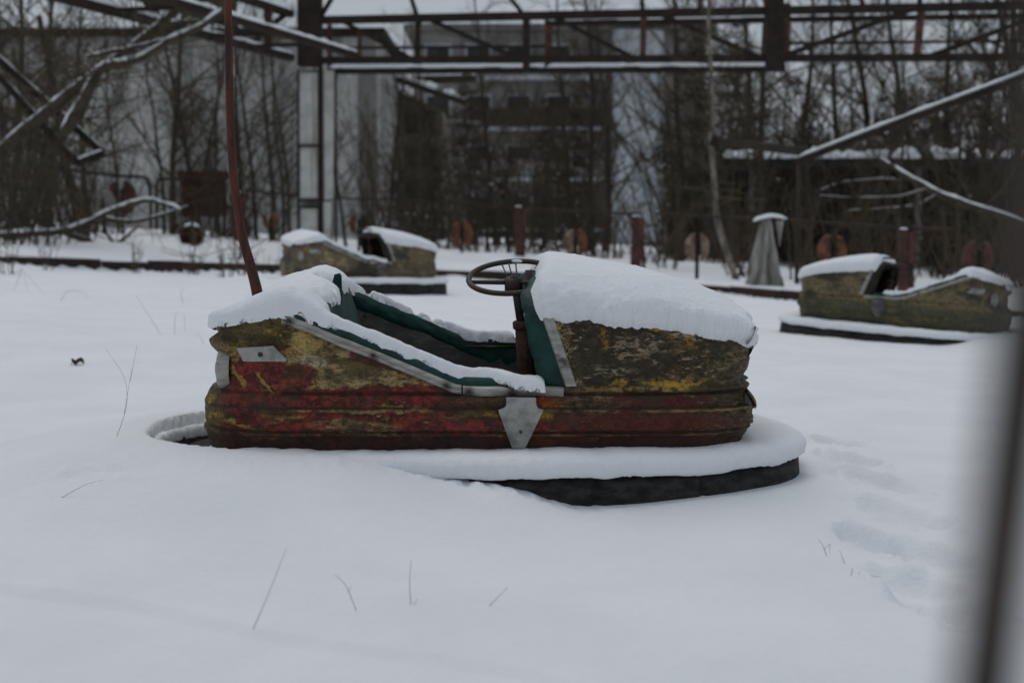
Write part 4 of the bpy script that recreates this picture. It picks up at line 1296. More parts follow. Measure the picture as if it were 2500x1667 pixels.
# ------------------------------------------------------------------ perimeter fence pieces
def fence_rail(label, pts, r=.020, mat=M_KERB, snow=False, seed=0):
    p0 = Vector(pts[0])
    t = thing('fence_rail', p0, label, 'railing')
    q = [Vector(p) - p0 for p in pts]
    MB().tube([Vector(v) for v in spline([tuple(v) for v in q], 24)], r, 7).build('pipe', mat, t)
    if snow: snow_strip([v + Vector((0, 0, r * .8)) for v in q], r * 1.5, .014, t, seed=seed, ragged=.7, gaps=.45)
    return t
fence_rail('thin rusty rail left of the first fence post in the middle', [P(790, 483, 27), P(1000, 490, 26.6), P(1258, 508, 25.5)])
fence_rail('rusty rail between the two fence posts in the middle', [P(1285, 510, 25.3), P(1400, 515, 24), P(1560, 523, 22.2)])
fence_rail('thin rusty rail from the second post to the hanging cloth', [P(1600, 521, 21.8), P(1750, 530, 20.5), P(1850, 533, 19.2)], .020, M_KERB)
fence_rail('rusty rail right of the hanging cloth, behind the olive car', [P(1930, 538, 18.6), P(2080, 548, 17.6), P(2200, 556, 16.8), P(2340, 560, 16)])
fence_rail('rusty rail behind the thin trees left of the white column', [P(600, 465, 28), P(680, 472, 27.6), P(728, 478, 27.2)])
def rail_frame(label, cps, Y):
    pts = [P(x, y, Y) for x, y in cps]
    p0 = pts[0]
    t = thing('rail_frame', p0, label, 'railing')
    MB().tube([Vector(v) for v in spline([tuple(p - p0) for p in pts], 50)], .03, 7).build('pipe', M_TRUSS, t)
rail_frame('bent pipe railing frame below the fallen metal frame', [(125, 560), (125, 470), (126, 422), (140, 412), (210, 420), (290, 430), (345, 432), (362, 445), (368, 490), (368, 560)], 26)
rail_frame('bent pipe railing frame beside the red cabinet', [(383, 560), (382, 480), (384, 448), (394, 438), (440, 437), (520, 440), (545, 450), (548, 500), (548, 560)], 26)
def fence_post(label, px, y0, Y, w1=.13, w2=.05, h=None):
    top = P(px, y0, Y); g0 = gz(top.x, Y)
    t = thing('fence_post', (top.x, Y, g0), label, 'post')
    H = top.z - g0
    def plank(name, x, w, H, mat, tw):
        z = np.linspace(-.2, H, 9); rows = []
        for (dx, dy) in ((-.5, -.5), (.5, -.5), (.5, .5), (-.5, .5)):
            rows.append(np.stack([x + dx * w * (1 + .12 * np.sin(z * 7 + tw)) + .012 * np.sin(z * 4 + tw), np.full(9, dy * .06), z], -1))
        MB().grid(np.array(rows), cu=True).add([(x - w / 2, -.03, H), (x + w / 2, -.03, H), (x + w / 2, .03, H), (x - w / 2, .03, H)], [(0, 1, 2, 3)]).build(name, mat, t, False)
    plank('post_plate', 0, w1, H, M_RED, px)
    plank('post_angle', w1 * .5 + w2 * .9, w2, H * .97, M_RED, px + 2)
    snow_strip([Vector((-w1 * .4, 0, H)), Vector((w1 * .5, 0, H))], .05, .018, t, seed=px % 17)
fence_post('rusty double fence post behind the steering wheel', 1265, 505, 25.2)
fence_post('rusty fence post behind the snowy hood', 1552, 528, 22.2, .15, .05)
fence_post('rusty fence post rising behind the olive car', 2205, 560, 16.6, .10, .06)
fence_post('tall rusty fence post behind the bent red pole', 578, 470, 26.5, .16, .06)
def disc(label, px, py, d_px, Y, m1, m2):
    c = P(px, py, Y); r = d_px / 2 / F * Y; g0 = gz(c.x, Y)
    t = thing('round_sign', (c.x, Y, g0), label, 'round sign', 'round rusty signs along the fence')
    zc = c.z - g0
    for s_, mt in ((-1, m1), (1, m2)):
        rows = []
        for rr, yy in ((1.0, .03), (1.0, -.02), (.92, -.05), (.6, -.075), (.3, -.085), (.1, -.088)):
            a = np.linspace(-math.pi / 2, math.pi / 2, 18)
            dn = 1 + .10 * fbm(a * 1.5, s_ * 3 + px * .1, 0, 3)
            rows.append(np.stack([s_ * (.04 + r * .80 * dn * rr * np.cos(a)), yy + .03 * fbm(a, rr * 2, px, 2), zc + r * 1.15 * dn * rr * np.sin(a)], -1))
        MB().grid(np.array(rows), flip=(s_ < 0)).build('half_disc', mt, t)
    MB().box((0, .0, zc / 2 - .1), (.05, .05, zc + .2 + r)).build('stand', M_TRUSS, t, False)
disc('round orange sign on the fence right of the tan car', 1128, 572, 54, 26, M_ORANGE, M_ORANGE)
disc('round sign with a pale left half, above the foreground hood', 1405, 592, 58, 23.5, M_CREAMDISC, M_ORANGE)
disc('round cream sign left of the hanging grey cloth', 1702, 603, 58, 20.5, M_CREAMDISC, M_CREAMDISC)
disc('round orange sign just above the olive car hood', 2032, 612, 66, 17.5, M_ORANGE, M_ORANGE)
disc('faint round rusty sign above the tail of the olive car', 2388, 628, 70, 15, M_RED, M_RED)
disc('dark round sign above the tan car hood', 876, 548, 46, 25.5, M_ORANGE, M_TRUSS)
disc('narrow orange sign between thin trunks left of the column', 660, 538, 34, 26.5, M_ORANGE, M_ORANGE)
disc('grey domed sign behind the low snowy branch', 252, 500, 62, 26.3, M_BLOCK, M_BLOCK)
disc('red domed sign beside the grey domed one', 298, 482, 74, 26.8, M_RED, M_RED)
# red cabinet and rusty drum among the trees
c = P(492, 545, 29); g0 = gz(c.x, 29)
cab = thing('metal_cabinet', (c.x, 29, g0), 'rusty red metal cabinet with peeling doors among thin trees', 'cabinet')
ct = P(492, 432, 29).z - g0; wdt = .80
MB().box((0, .3, ct / 2 + .22), (wdt, .6, ct - .4)).build('cabinet_body', M_RED, cab, False)
MB().box((0, .28, ct + .06), (wdt + .12, .74, .12)).build('top', M_RED, cab, False)
for s_ in (-1, 1):
    d_ = MB().box((s_ * wdt * .25, -.02, ct / 2 + .1), (wdt * .46, .04, ct - .55)).build('door', M_RUSTCOL if s_ > 0 else M_RED, cab, False)
    MB().box((s_ * .06, -.06, ct / 2), (.03, .04, .14)).build('handle', M_TRUSS, d_, False)
    for y in (.05, .55): MB().box((s_ * wdt * .44, y, .0), (.07, .07, .5)).build('leg', M_TRUSS, cab, False)
c = P(470, 577, 24.3); 
dr = thing('rusty_drum', c, 'rusty open drum lying in the snow below the red cabinet', 'drum')
rows = []
for rr, yy in ((.10, .30), (.15, .28), (.17, .1), (.19, -.05), (.20, -.12), (.20, -.14), (.185, -.14), (.175, -.1), (.15, .2), (.0, .22)):
    a = np.linspace(0, 2 * np.pi, 28, endpoint=False)
    rows.append(np.stack([rr * np.cos(a), np.full(28, yy), rr * np.sin(a)], -1))
MB().grid(np.array(rows), cv=True, flip=True).build('drum_shell', M_RUSTCOL, dr)
snow_strip([Vector((-.12, -.05, .16)), Vector((0, -.05, .195)), Vector((.12, -.05, .16))], .2, .04, dr, seed=7)
# hanging grey cloth with snow on its top
c = P(1880, 535, 18.8); g0 = gz(c.x, 18.8)
dp = thing('hanging_cloth', (c.x, 18.8, g0), 'grey weathered cloth hanging over the fence rail with snow on top', 'cloth')
H = c.z - g0
rows = []
for v in np.linspace(0, 1, 18):
    z = H * (1 - v) - .06 * v
    u = np.linspace(0, 1, 26)
    half = .06 + .19 * v ** .8
    xx = -.06 + (u - .5) * 2 * half
    xx = xx + .05 * fbm(v * 3, u * 2, 4, 3) * v
    yy = .05 * np.sin(u * 19 + v * 2 + fbm(u * 5, v * 2, 3, 2)) * (.4 + v) + .06 * fbm(u * 4, v * 3, 1, 3)
    rows.append(np.stack([xx, yy, np.full(26, z) + .16 * fbm(u * 7, 2, 5, 3) * v ** 3], -1))
MB().grid(np.array(rows)).build('cloth_sheet', M_DRAPE, dp)
rows = []
for v in np.linspace(0, 1, 8):
    u = np.linspace(0, 1, 8)
    rows.append(np.stack([.13 + (u - .5) * .1 * (1 - v), .03 * np.sin(u * 6 + v), np.full(8, H - .02 - .34 * v)], -1))
MB().grid(np.array(rows)).build('torn_corner', M_DRAPE, dp)
MB().tube([(-.02, .06, H + .02), (.0, .08, H * .5), (.12, .1, -.1)], [.03, .035, .06], 7).build('prop_pole', M_BARK, dp)
snow_strip([Vector((-.22, 0, H - .03)), Vector((-.1, 0, H + .01)), Vector((.05, 0, H + .03)), Vector((.22, 0, H - .0))], .09, .045, dp, seed=11)

# ------------------------------------------------------------------ fallen frame on the left
ffp = [(12, 196, 20.5), (188, 398, 20.5), (252, 374, 20.9), (25, 176, 20.9)]
c = P(130, 290, 20.6)
ff = thing('fallen_structure', c, 'fallen rectangular metal frame with snow on its bars, at the left', 'metal frame')
pts = [P(*q) - c for q in ffp]
pts[0] = P(-160, 10, 20.5) - c; pts[3] = P(-120, 40, 20.9) - c
for i in range(3):
    a_, b_ = pts[i], pts[i + 1]
    o = MB().beam(a_, b_, .07, .10).build('frame_bar', M_TRUSS, ff, False)
    snow_strip([a_ + Vector((0, 0, .05)), b_ + Vector((0, 0, .05))], .05, .02, o, seed=i + 2, ragged=.3)

# ------------------------------------------------------------------ branches and trees
def branch(label, cps, rads, snow=0.0, mat=None, seed=0, twigs=0, cat='branch'):
    """a limb drawn through given points (photo pixel, distance)"""
    pts = [P(*q) for q in cps]
    p0 = pts[0]
    t = thing('fallen_branch', p0, label, cat)
    n = 10 * len(pts)
    sp = spline([tuple(p - p0) for p in pts], n)
    sp = sp + np.stack([fbm(np.arange(n) * .3, seed, k, 2) * .02 for k in range(3)], -1)
    rad = np.interp(np.linspace(0, 1, n), np.linspace(0, 1, len(rads)), rads)
    MB().tube([Vector(v) for v in sp], list(rad), 8).build('limb', mat or M_BARK, t)
    if snow:
        snow_strip([Vector(v) + Vector((0, 0, .86 * r)) for v, r in zip(sp[::3], rad[::3])], [1.15 * r for r in rad[::3]], snow * .55, t, seed=seed + 1, ragged=.45)
    if twigs:
        rng = random.Random(seed)
        m = MB()
        for i in range(twigs):
            k = rng.randrange(n // 5, n)
            d = Vector((rng.uniform(-1, 1), rng.uniform(-.6, .6), rng.uniform(-.5, 1))).normalized()
            L = rng.uniform(.3, 1.5)
            a_ = Vector(sp[k]); q = [a_]
            for j in range(4):
                d = (d + Vector((rng.uniform(-.3, .3), rng.uniform(-.3, .3), rng.uniform(-.3, .3)))).normalized()
                q.append(q[-1] + d * L / 4)
            r0 = max(.006, rad[k] * .22)
            m.tube(q, [r0, r0 * .8, r0 * .6, r0 * .45, r0 * .25], 4, False)
        m.build('twigs', M_TWIG, t)['kind'] = 'stuff'
    return t
branch('thick snow topped branch rising diagonally across the left edge', [(-60, 430, 20.5), (60, 320, 20.3), (130, 262, 20.1), (212, 196, 20), (330, 112, 19.8), (430, 28, 19.6), (520, -50, 19.5)], [.10, .09, .08, .07, .06, .05, .035], .07, None, 1, 60)
branch('snowy forked branch pointing up to the bent red pole', [(150, 330, 19.9), (190, 265, 19.8), (232, 190, 19.7), (262, 160, 19.6), (330, 150, 19.5), (420, 98, 19.4), (480, 72, 19.3), (552, 22, 19.2)], [.06, .06, .055, .05, .045, .04, .038, .028], .08, None, 2, 60)
branch('thin snowy side branch between the two thick ones', [(214, 140, 19.9), (280, 126, 19.8), (350, 112, 19.7), (420, 92, 19.6)], [.03, .03, .025, .015], .035, None, 3, 4)
branch('dark leaning trunk at the far left below the frame', [(0, 640, 22), (45, 540, 21.5), (105, 430, 21), (140, 350, 20.6), (190, 280, 20.2), (230, 195, 20)], [.11, .10, .09, .08, .07, .06], .03, None, 4, 40, 'trunk')
branch('dark upright trunk beside the leaning trunk at the left', [(200, 600, 23), (186, 500, 22.8), (165, 420, 22.6), (150, 340, 22.5), (128, 200, 22.5), (95, 40, 22.5)], [.10, .09, .085, .075, .06, .045], 0, None, 5, 46, 'trunk')
branch('low snow covered branch lying level at the left edge', [(-60, 578, 21), (60, 572, 21), (150, 565, 21), (205, 550, 21), (260, 522, 21), (345, 492, 21), (400, 498, 21), (445, 515, 21)], [.045, .045, .045, .042, .038, .034, .022, .012], .07, None, 6, 26)
branch('thin dark branch crossing behind the low snowy branch', [(230, 525, 21.6), (300, 541, 21.6), (370, 532, 21.6), (460, 502, 21.6)], [.04, .035, .025, .012], .02, None, 7, 6)
branch('forked twig standing in the snow before the kerb', [(252, 668, 22.2), (268, 632, 22.2), (282, 600, 22.2), (300, 585, 22.2), (335, 555, 22.1)], [.045, .04, .035, .03, .015], .0, None, 8, 4, 'twig')
branch('second prong of the twig fork before the kerb', [(282, 600, 22.2), (262, 572, 22.2), (245, 540, 22.2)], [.03, .025, .012], 0, None, 9, 2, 'twig')
branch('drooping limb reaching down to the twig fork', [(160, 570, 21.6), (215, 588, 21.8), (262, 610, 22), (280, 612, 22.1)], [.05, .045, .035, .03], .015, None, 10, 5)
branch('short snowy stump of a limb left of the bent pole', [(560, 690, 19), (572, 655, 19.3), (592, 600, 19.8)], [.05, .045, .03], .03, None, 11, 8)
branch('small dead stem standing before the kerb left of the pole', [(472, 652, 23), (471, 620, 23), (474, 585, 23), (468, 540, 23)], [.05, .045, .035, .02], 0, None, 12, 10, 'twig')
branch('snow dusted limb leaning on the right thicket', [(2150, 388, 21), (2230, 440, 20.6), (2330, 490, 20.2), (2480, 540, 19.8), (2600, 600, 19.6), (2720, 690, 19.4)], [.03, .05, .055, .06, .06, .065], .04, None, 13, 8)
branch('arching pale twig on the right thicket, upper one', [(2000, 478, 20), (2090, 482, 20), (2190, 480, 20), (2262, 462, 20)], [.008, .012, .014, .016], .008, None, 14, 0, 'twig')
branch('arching pale twig on the right thicket, lower one', [(2060, 515, 20), (2170, 508, 20), (2240, 500, 20), (2285, 475, 20)], [.008, .012, .014, .016], .008, None, 15, 0, 'twig')
branch('arching pale twig on the right thicket, topmost one', [(1990, 468, 20.4), (2060, 445, 20.4), (2150, 437, 20.4), (2200, 440, 20.4)], [.006, .010, .012, .012], .008, None, 16, 0, 'twig')

def bare_tree(seed, H, r0, n_limb=16, sub=6, fine=5, first=.25, spread=.9, lean=0.05, multi=1, droop=0.0):
    rng = random.Random(seed)
    tr, tw = MB(), MB()
    def walk(p, d, L, n, wob, up):
        q = [p.copy()]
        for i in range(n):
            d = (d + Vector((rng.gauss(0, wob), rng.gauss(0, wob), rng.gauss(0, wob) + up))).normalized()
            q.append(q[-1] + d * L / n)
        return q, d
    for k in range(multi):
        base = Vector((rng.uniform(-.25, .25), rng.uniform(-.25, .25), -.2)) if multi > 1 else Vector((0, 0, -.3))
        d = Vector((rng.gauss(0, lean + .18 * (multi > 1)), rng.gauss(0, lean + .18 * (multi > 1)), 1)).normalized()
        h = H * (rng.uniform(.6, 1) if multi > 1 else 1)
        q, _ = walk(base, d, h, 12, .05, .02)
        rr = [r0 * (1 - .82 * (i / 12) ** .9) for i in range(13)]
        tr.tube(q, rr, 7, False)
        nl = max(3, n_limb // multi)
        for i in range(nl):
            f = first + (1 - first) * (i + rng.random()) / nl
            j = min(11, int(f * 12)); t = f * 12 - j
            p = q[j].lerp(q[j + 1], min(1, t))
            az = rng.uniform(0, 2 * math.pi)
            sl = rng.uniform(.35, 1.1)
            d = Vector((math.cos(az) * spread, math.sin(az) * spread, sl)).normalized()
            L = h * rng.uniform(.14, .34) * (1.15 - f * .7)
            ql, _ = walk(p, d, L, 6, .14, .04 - droop)
            r1 = max(.008, rr[j] * .42)
            tr.tube(ql, [r1 * (1 - .75 * a / 6) for a in range(7)], 5, False)
            for s_ in range(sub):
                g_ = rng.uniform(.2, 1); jj = min(5, int(g_ * 6))
                p2 = ql[jj].lerp(ql[jj + 1], rng.random())
                d2 = ((ql[jj + 1] - ql[jj]).normalized() + Vector((rng.gauss(0, .6), rng.gauss(0, .6), rng.gauss(.1, .45)))).normalized()
                L2 = L * rng.uniform(.25, .6)
                q2, _ = walk(p2, d2, L2, 4, .18, .03 - droop)
                r2 = max(.0045, r1 * .38)
                tw.tube(q2, [r2, r2 * .85, r2 * .65, r2 * .5, r2 * .3], 3, False)
                for x_ in range(fine):
                    jj = rng.randrange(0, 4)
                    p3 = q2[jj].lerp(q2[jj + 1], rng.random())
                    d3 = ((q2[jj + 1] - q2[jj]).normalized() + Vector((rng.gauss(0, .6), rng.gauss(0, .6), rng.gauss(.1, .5)))).normalized()
                    q3, _ = walk(p3, d3, L2 * rng.uniform(.25, .7), 3, .2, .0 - droop)
                    r3 = max(.003, r2 * .55)
                    tw.tube(q3, [r3, r3 * .8, r3 * .6, r3 * .3], 3, False)
    return tr, tw
def evergreen(seed, H, r0, width):
    rng = random.Random(seed)
    tr, nd, sn = MB(), MB(), MB()
    q = [Vector((rng.gauss(0, .02) * i, rng.gauss(0, .02) * i, -.3 + (H + .3) * i / 10)) for i in range(11)]
    tr.tube(q, [r0 * (1 - .9 * i / 10) for i in range(11)], 6, False)
    nw = int(H * 4.2)
    for w in range(nw):
        f = .05 + .93 * (w + rng.random()) / nw
        z = f * H; j = min(9, int((z + .3) / (H + .3) * 10)); p = q[j].lerp(q[j + 1], ((z + .3) / (H + .3) * 10) - j)
        reach = width * (1 - f) ** .75 * rng.uniform(.55, 1.1) + .15
        for b in range(rng.randint(4, 6)):
            if rng.random() < .12: continue
            az = rng.uniform(0, 2 * math.pi)
            d = Vector((math.cos(az), math.sin(az), rng.uniform(-.25, .35))).normalized()
            L = reach * rng.uniform(.6, 1.1)
            tip = p + d * L + Vector((0, 0, -.12 * L))
            tr.tube([p, p.lerp(tip, .5) + Vector((0, 0, .04 * L)), tip], [.014, .010, .004], 3, False)
            for c_ in range(int(6 + 11 * L)):
                s_ = rng.uniform(.15, 1.02)
                c0_ = p.lerp(tip, s_) + Vector((rng.gauss(0, .05), rng.gauss(0, .05), rng.gauss(.01, .05)))
                for n_ in range(2):
                    dd = (d * .6 + Vector((rng.gauss(0, .6), rng.gauss(0, .6), rng.gauss(.05, .5)))).normalized()
                    sd = dd.orthogonal().normalized() * rng.uniform(.010, .024)
                    ln = rng.uniform(.07, .19)
                    nd.add([c0_ - sd, c0_ + sd, c0_ + dd * ln + sd * .4, c0_ + dd * ln - sd * .4], [(0, 1, 2, 3)])
            if rng.random() < .10:
                c0_ = p.lerp(tip, rng.uniform(.5, .95)) + Vector((0, 0, .04))
                r = rng.uniform(.03, .075)
                an = [2 * math.pi * i / 7 for i in range(7)]
                sn.add([c0_ + Vector((r * 1.5 * math.cos(a), r * math.sin(a), -.01)) for a in an] + [c0_ + Vector((r * .8 * math.cos(a), r * .6 * math.sin(a), r * .55)) for a in an],
                       [(i, (i + 1) % 7, 7 + (i + 1) % 7, 7 + i) for i in range(7)] + [tuple(range(7, 14))])
    return tr, nd, sn

VAR = {}
def variant(kind, i):
    key = (kind, i)
    if key in VAR: return VAR[key]
    if kind == 'sapling': a = bare_tree(100 + i, 6.5, .055, 20, 6, 5, .12, .8, .05)
    elif kind == 'tree': a = bare_tree(200 + i, 10.5, .13, 24, 8, 6, .18, .9, .03)
    elif kind == 'tall': a = bare_tree(300 + i, 15, .17, 30, 8, 6, .22, .85, .02)
    elif kind == 'shrub': a = bare_tree(400 + i, 2.6, .022, 28, 5, 4, .08, .8, .1, 7)
    elif kind == 'brush': a = bare_tree(450 + i, 5.6, .026, 44, 5, 4, .10, .7, .12, 9)
    elif kind == 'birch': a = bare_tree(500 + i, 11, .075, 22, 7, 6, .35, .7, .03, 1, .03)
    if kind == 'pine':
        t_, n_, s_ = evergreen(600 + i, (4.4, 6.2, 7.6)[i % 3], .09, (1.5, 1.7, 2.0)[i % 3])
        VAR[key] = [('trunk', t_.mesh('trunk', M_BARK)), ('crown', n_.mesh('crown', M_NEEDLE, False)), ('snow_clumps', s_.mesh('snow_clumps', M_SNOWFAR))]
    else:
        bk = {'sapling': M_BARK, 'tree': M_BARK2 if i % 2 else M_BARK, 'tall': M_BARK, 'shrub': M_TWIG2, 'brush': M_BARK, 'birch': M_BIRCH}[kind]
        VAR[key] = [('trunk', a[0].mesh('trunk', bk)), ('crown', a[1].mesh('crown', M_TWIG2 if i % 3 == 2 else M_TWIG))]
    return VAR[key]
NAMES = {'sapling': 'bare_sapling', 'tree': 'bare_tree', 'tall': 'tall_bare_tree', 'shrub': 'bare_shrub', 'brush': 'tall_brushwood', 'birch': 'birch_tree', 'pine': 'pine_tree'}
def plant(kind, i, px, Y, sc, label, group, rz=None, tilt=0.0):
    p = gpt(px, Y)
    t = thing(NAMES[kind], p, label, 'shrub' if kind in ('shrub', 'brush') else 'tree', group)
    rr = random.Random(int(px * 7 + Y * 13))
    t.rotation_euler = (tilt * .5, tilt, rr.uniform(0, 6.28) if rz is None else rz)
    t.scale = (sc, sc, sc * rr.uniform(.92, 1.08))
    for nm, me in variant(kind, i):
        o = link(nm, me, t)
        if nm == 'snow_clumps': o['kind'] = 'stuff'
    return t
rng = random.Random(42)
ORD = 'first second third fourth fifth sixth seventh eighth ninth tenth eleventh twelfth thirteenth fourteenth fifteenth sixteenth seventeenth eighteenth nineteenth twentieth twenty-first twenty-second twenty-third twenty-fourth twenty-fifth twenty-sixth twenty-seventh twenty-eighth twenty-ninth thirtieth thirty-first thirty-second thirty-third thirty-fourth thirty-fifth'.split()
def row(kind_of, items, label, group):
    """plants of one row, each told apart by its place counted from the left"""
    for j, it in enumerate(sorted(items)):
        px, Y, sc = it[:3]
        k_, i_ = kind_of(j, it)
        plant(k_, i_, px, Y, sc, '%s, %s from the left' % (label, ORD[j]), group, None, rng.uniform(-.06, .06))
row(lambda j, it: ('sapling', j % 4), ((292, 30, .8), (402, 29, .8), (478, 29.5, .85), (540, 31, .9), (565, 28.5, .95), (600, 30, .9), (632, 29, .9), (668, 31, 1.0), (694, 28.4, .85), (712, 32, .9), (850, 30, .8)),
    'thin bare tree before the pale grey wall', 'thin bare trees before the grey wall')
plant('tree', 0, 425, 28.5, .62, 'stout grey trunk left of the red cabinet', 'bare trees left of the column')
plant('tree', 1, 470, 33, .62, 'stout trunk behind the red cabinet', 'bare trees left of the column')
row(lambda j, it: ('tree', j % 3), ((-70, 24, .8), (30, 27, .7), (120, 31, .75), (215, 34, .7), (-10, 33, .9)),
    'bare tree in the tangle at the upper left', 'bare trees of the upper left tangle')
for part_, n_ in (('left', 10), ('right', 20)):
    it = []
    for i in range(n_):
        px = rng.uniform(-40, 720) if part_ == 'left' else rng.uniform(840, 2560)
        base = np.interp(px, (0, 700, 1300, 1700, 2000, 2500), (27.5, 27.5, 25.5, 22, 19.5, 17.5))
        it.append((px, base + rng.uniform(.3, 5), rng.uniform(.55, .95)))
    row(lambda j, it: ('shrub', j % 4), it, 'leafless shrub by the fence %s of the white column' % part_, 'leafless shrubs along the fence, %s' % part_)
row(lambda j, it: ('shrub', (j + 1) % 4), ((25, 14.2, .24), (120, 15.4, .2), (330, 16.2, .24), (470, 16.6, .28), (545, 16.0, .30), (600, 16.4, .26), (655, 16.8, .2)),
    'small dead brush poking from the snow before the kerb', 'small brush before the kerb')
row(lambda j, it: ('pine', j % 3), ((975, 33, .45), (1060, 30, .48), (1150, 35, .62), (1240, 31, .50), (1330, 36, .62), (1400, 30, .45), (1640, 33, .72), (1700, 38, .9), (1790, 36, .85), (1855, 31, .62), (1960, 38, .66)),
    'dark pine of the middle thicket', 'pines of the middle thicket')
row(lambda j, it: (it[3], j % 3), ((950, 42, .62, 'tree'), (1080, 46, .72, 'tree'), (1210, 35, .62, 'tree'), (1390, 40, .72, 'tree'), (1440, 33, .66, 'tree'), (1478, 38, .7, 'tree'), (1660, 30, .8, 'tree'), (1690, 44, .9, 'tall'), (1810, 34, .9, 'tree'), (1860, 28, .72, 'tree'), (1930, 38, .85, 'tree')),
    'leafless tree behind the middle of the truss', 'leafless trees behind the middle of the truss')
row(lambda j, it: (it[3], j % 3), ((2050, 36, .8, 'tree'), (2110, 27, .7, 'sapling'), (2140, 42, .8, 'tall'), (2190, 25, .8, 'sapling'), (2240, 34, .85, 'tree'), (2310, 38, .95, 'tree'), (2345, 26, .9, 'sapling'), (2390, 31, .85, 'tree'), (2450, 38, .9, 'tall'), (2490, 28, .8, 'tree'), (2535, 24, .8, 'tree')),
    'leafless tree in the right thicket', 'leafless trees of the right thicket')
row(lambda j, it: ('pine', j % 3), ((2080, 42, .75), (2150, 36, .62), (2230, 41, .8), (2330, 42, .82), (2400, 33, .62), (2450, 40, .85), (2560, 38, .95), (2300, 29, .55), (2490, 28, .70), (2030, 39, .7), (2190, 40, .72), (2280, 40, .78), (2380, 41, .8), (2510, 41, .85)),
    'dark pine of the right thicket', 'pines of the right thicket')
row(lambda j, it: ('brush', j % 3), ((-60, 21.5, .8), (5, 22.5, .75), (70, 22, .6), (130, 23.5, .7), (205, 24, .6), (-40, 23, .9), (40, 26, 1.0), (95, 25, .8), (170, 28, .7), (285, 27, .45), (455, 30, .6), (540, 28, .55), (610, 31, .65), (680, 29, .6), (-20, 18.6, .5), (45, 19.2, .45), (110, 19.5, .42)),
    'clump of tall leafless brushwood left of the column', 'tall brushwood left of the column')
row(lambda j, it: ('brush', j % 3), ((930, 34, .8), (1050, 36, .95), (1085, 29, .6), (1160, 38, 1.0), (1270, 30, .65), (1320, 31, .7), (1430, 39, 1.0), (1560, 31, .45), (900, 31, .7), (1010, 30, .75), (1180, 31, .8), (1230, 38, 1.0), (1360, 33, .85), (1450, 31, .7), (960, 36, .8), (1110, 33, .7), (1290, 34, .8), (1410, 37, .85), (1620, 29, .8), (1680, 33, 1.0), (1760, 30, .9), (1830, 38, 1.1), (1900, 35, .9), (2020, 38, .95), (2120, 37, .9), (2210, 38, 1.0), (2280, 27, .7), (2330, 37, .95), (2430, 36, .95), (2470, 25, .75), (2550, 26, .9)),
    'clump of tall leafless brushwood right of the column', 'tall brushwood right of the column')
row(lambda j, it: ('brush', (j + 1) % 3), ((1650, 37, 1.2), (1720, 41, 1.3), (1780, 28, .85), (1800, 42, 1.3), (1870, 40, 1.2), (1950, 29, .75), (1985, 42, 1.2), (2060, 30, .85), (2090, 42, 1.15), (2160, 28, .8), (2180, 43, 1.2), (2250, 41, 1.15), (2310, 29, .85), (2370, 42, 1.2), (2400, 28, .9), (2460, 40, 1.2), (2500, 30, 1.0), (2540, 41, 1.3)),
    'thick brown brushwood behind the right half of the fence', 'thick brushwood behind the right half of the fence')
# pale birch in front of the pines
p0 = P(1745, 560, 22)
bt = thing('birch_tree', gpt(1790, 21.5), 'pale crooked birch before the dark pines, left of the pavilion', 'tree')
o0 = bt.location.copy()
bp_ = [(1800, 690), (1775, 620), (1752, 540), (1748, 500), (1742, 420), (1736, 345), (1742, 290), (1738, 200), (1730, 60), (1735, -80)]
sp = spline([tuple(P(x, y, 21.5) - o0) for x, y in bp_], 50)
MB().tube([Vector(v) for v in sp], list(np.interp(np.linspace(0, 1, 50), (0, 1), (.055, .025))), 8).build('trunk', M_BIRCH, bt)
m = MB(); r2 = random.Random(5)
for i in range(60):
    k = r2.randrange(16, 50); a_ = Vector(sp[k]); d = Vector((r2.uniform(-1, 1), r2.uniform(-.7, .7), r2.uniform(.0, 1))).normalized(); q = [a_]
    L = r2.uniform(.3, 1.2)
    for j in range(4):
        d = (d + Vector((r2.gauss(0, .2), r2.gauss(0, .2), r2.gauss(-.05, .2)))).normalized(); q.append(q[-1] + d * L / 4)
    m.tube(q, [.010, .008, .006, .005, .002], 4, False)
m.build('crown', M_TWIG, bt)
# woods far behind: trees whose crowns stand against the sky
row(lambda j, it: ('tall', j % 3), [(-60 + i * 142 + rng.uniform(-30, 30), rng.uniform(84, 104), rng.uniform(.72, .9) + (.2 if i > 12 else 0)) for i in range(19)],
    'distant leafless tree against the sky', 'distant leafless trees behind the buildings')
fw = MB(); r3 = random.Random(9)
for i in range(5200):
    x = r3.uniform(-60, 75); y = r3.uniform(108, 150); h = r3.uniform(3, 9)
    lx_ = r3.gauss(0, .6); w_ = r3.uniform(.05, .22)
    fw.add([(x - w_, y, -.5), (x + w_, y, -.5), (x + lx_ + w_ * .2, y + .4, h), (x + lx_ - w_ * .2, y + .4, h)], [(0, 1, 2, 3)])
    for _ in range(3):
        z = h * r3.uniform(.3, .9); dx = r3.uniform(-1.6, 1.6)
        fw.add([(x, y, z - .05), (x, y, z + .05), (x + dx, y + .3, z + abs(dx) * .8)], [(0, 1, 2)])
fwo = fw.build('distant_wood', M_TWIG, None, False)
tag(fwo, 'brown leafless wood on the far skyline', 'wood', None, 'stuff')

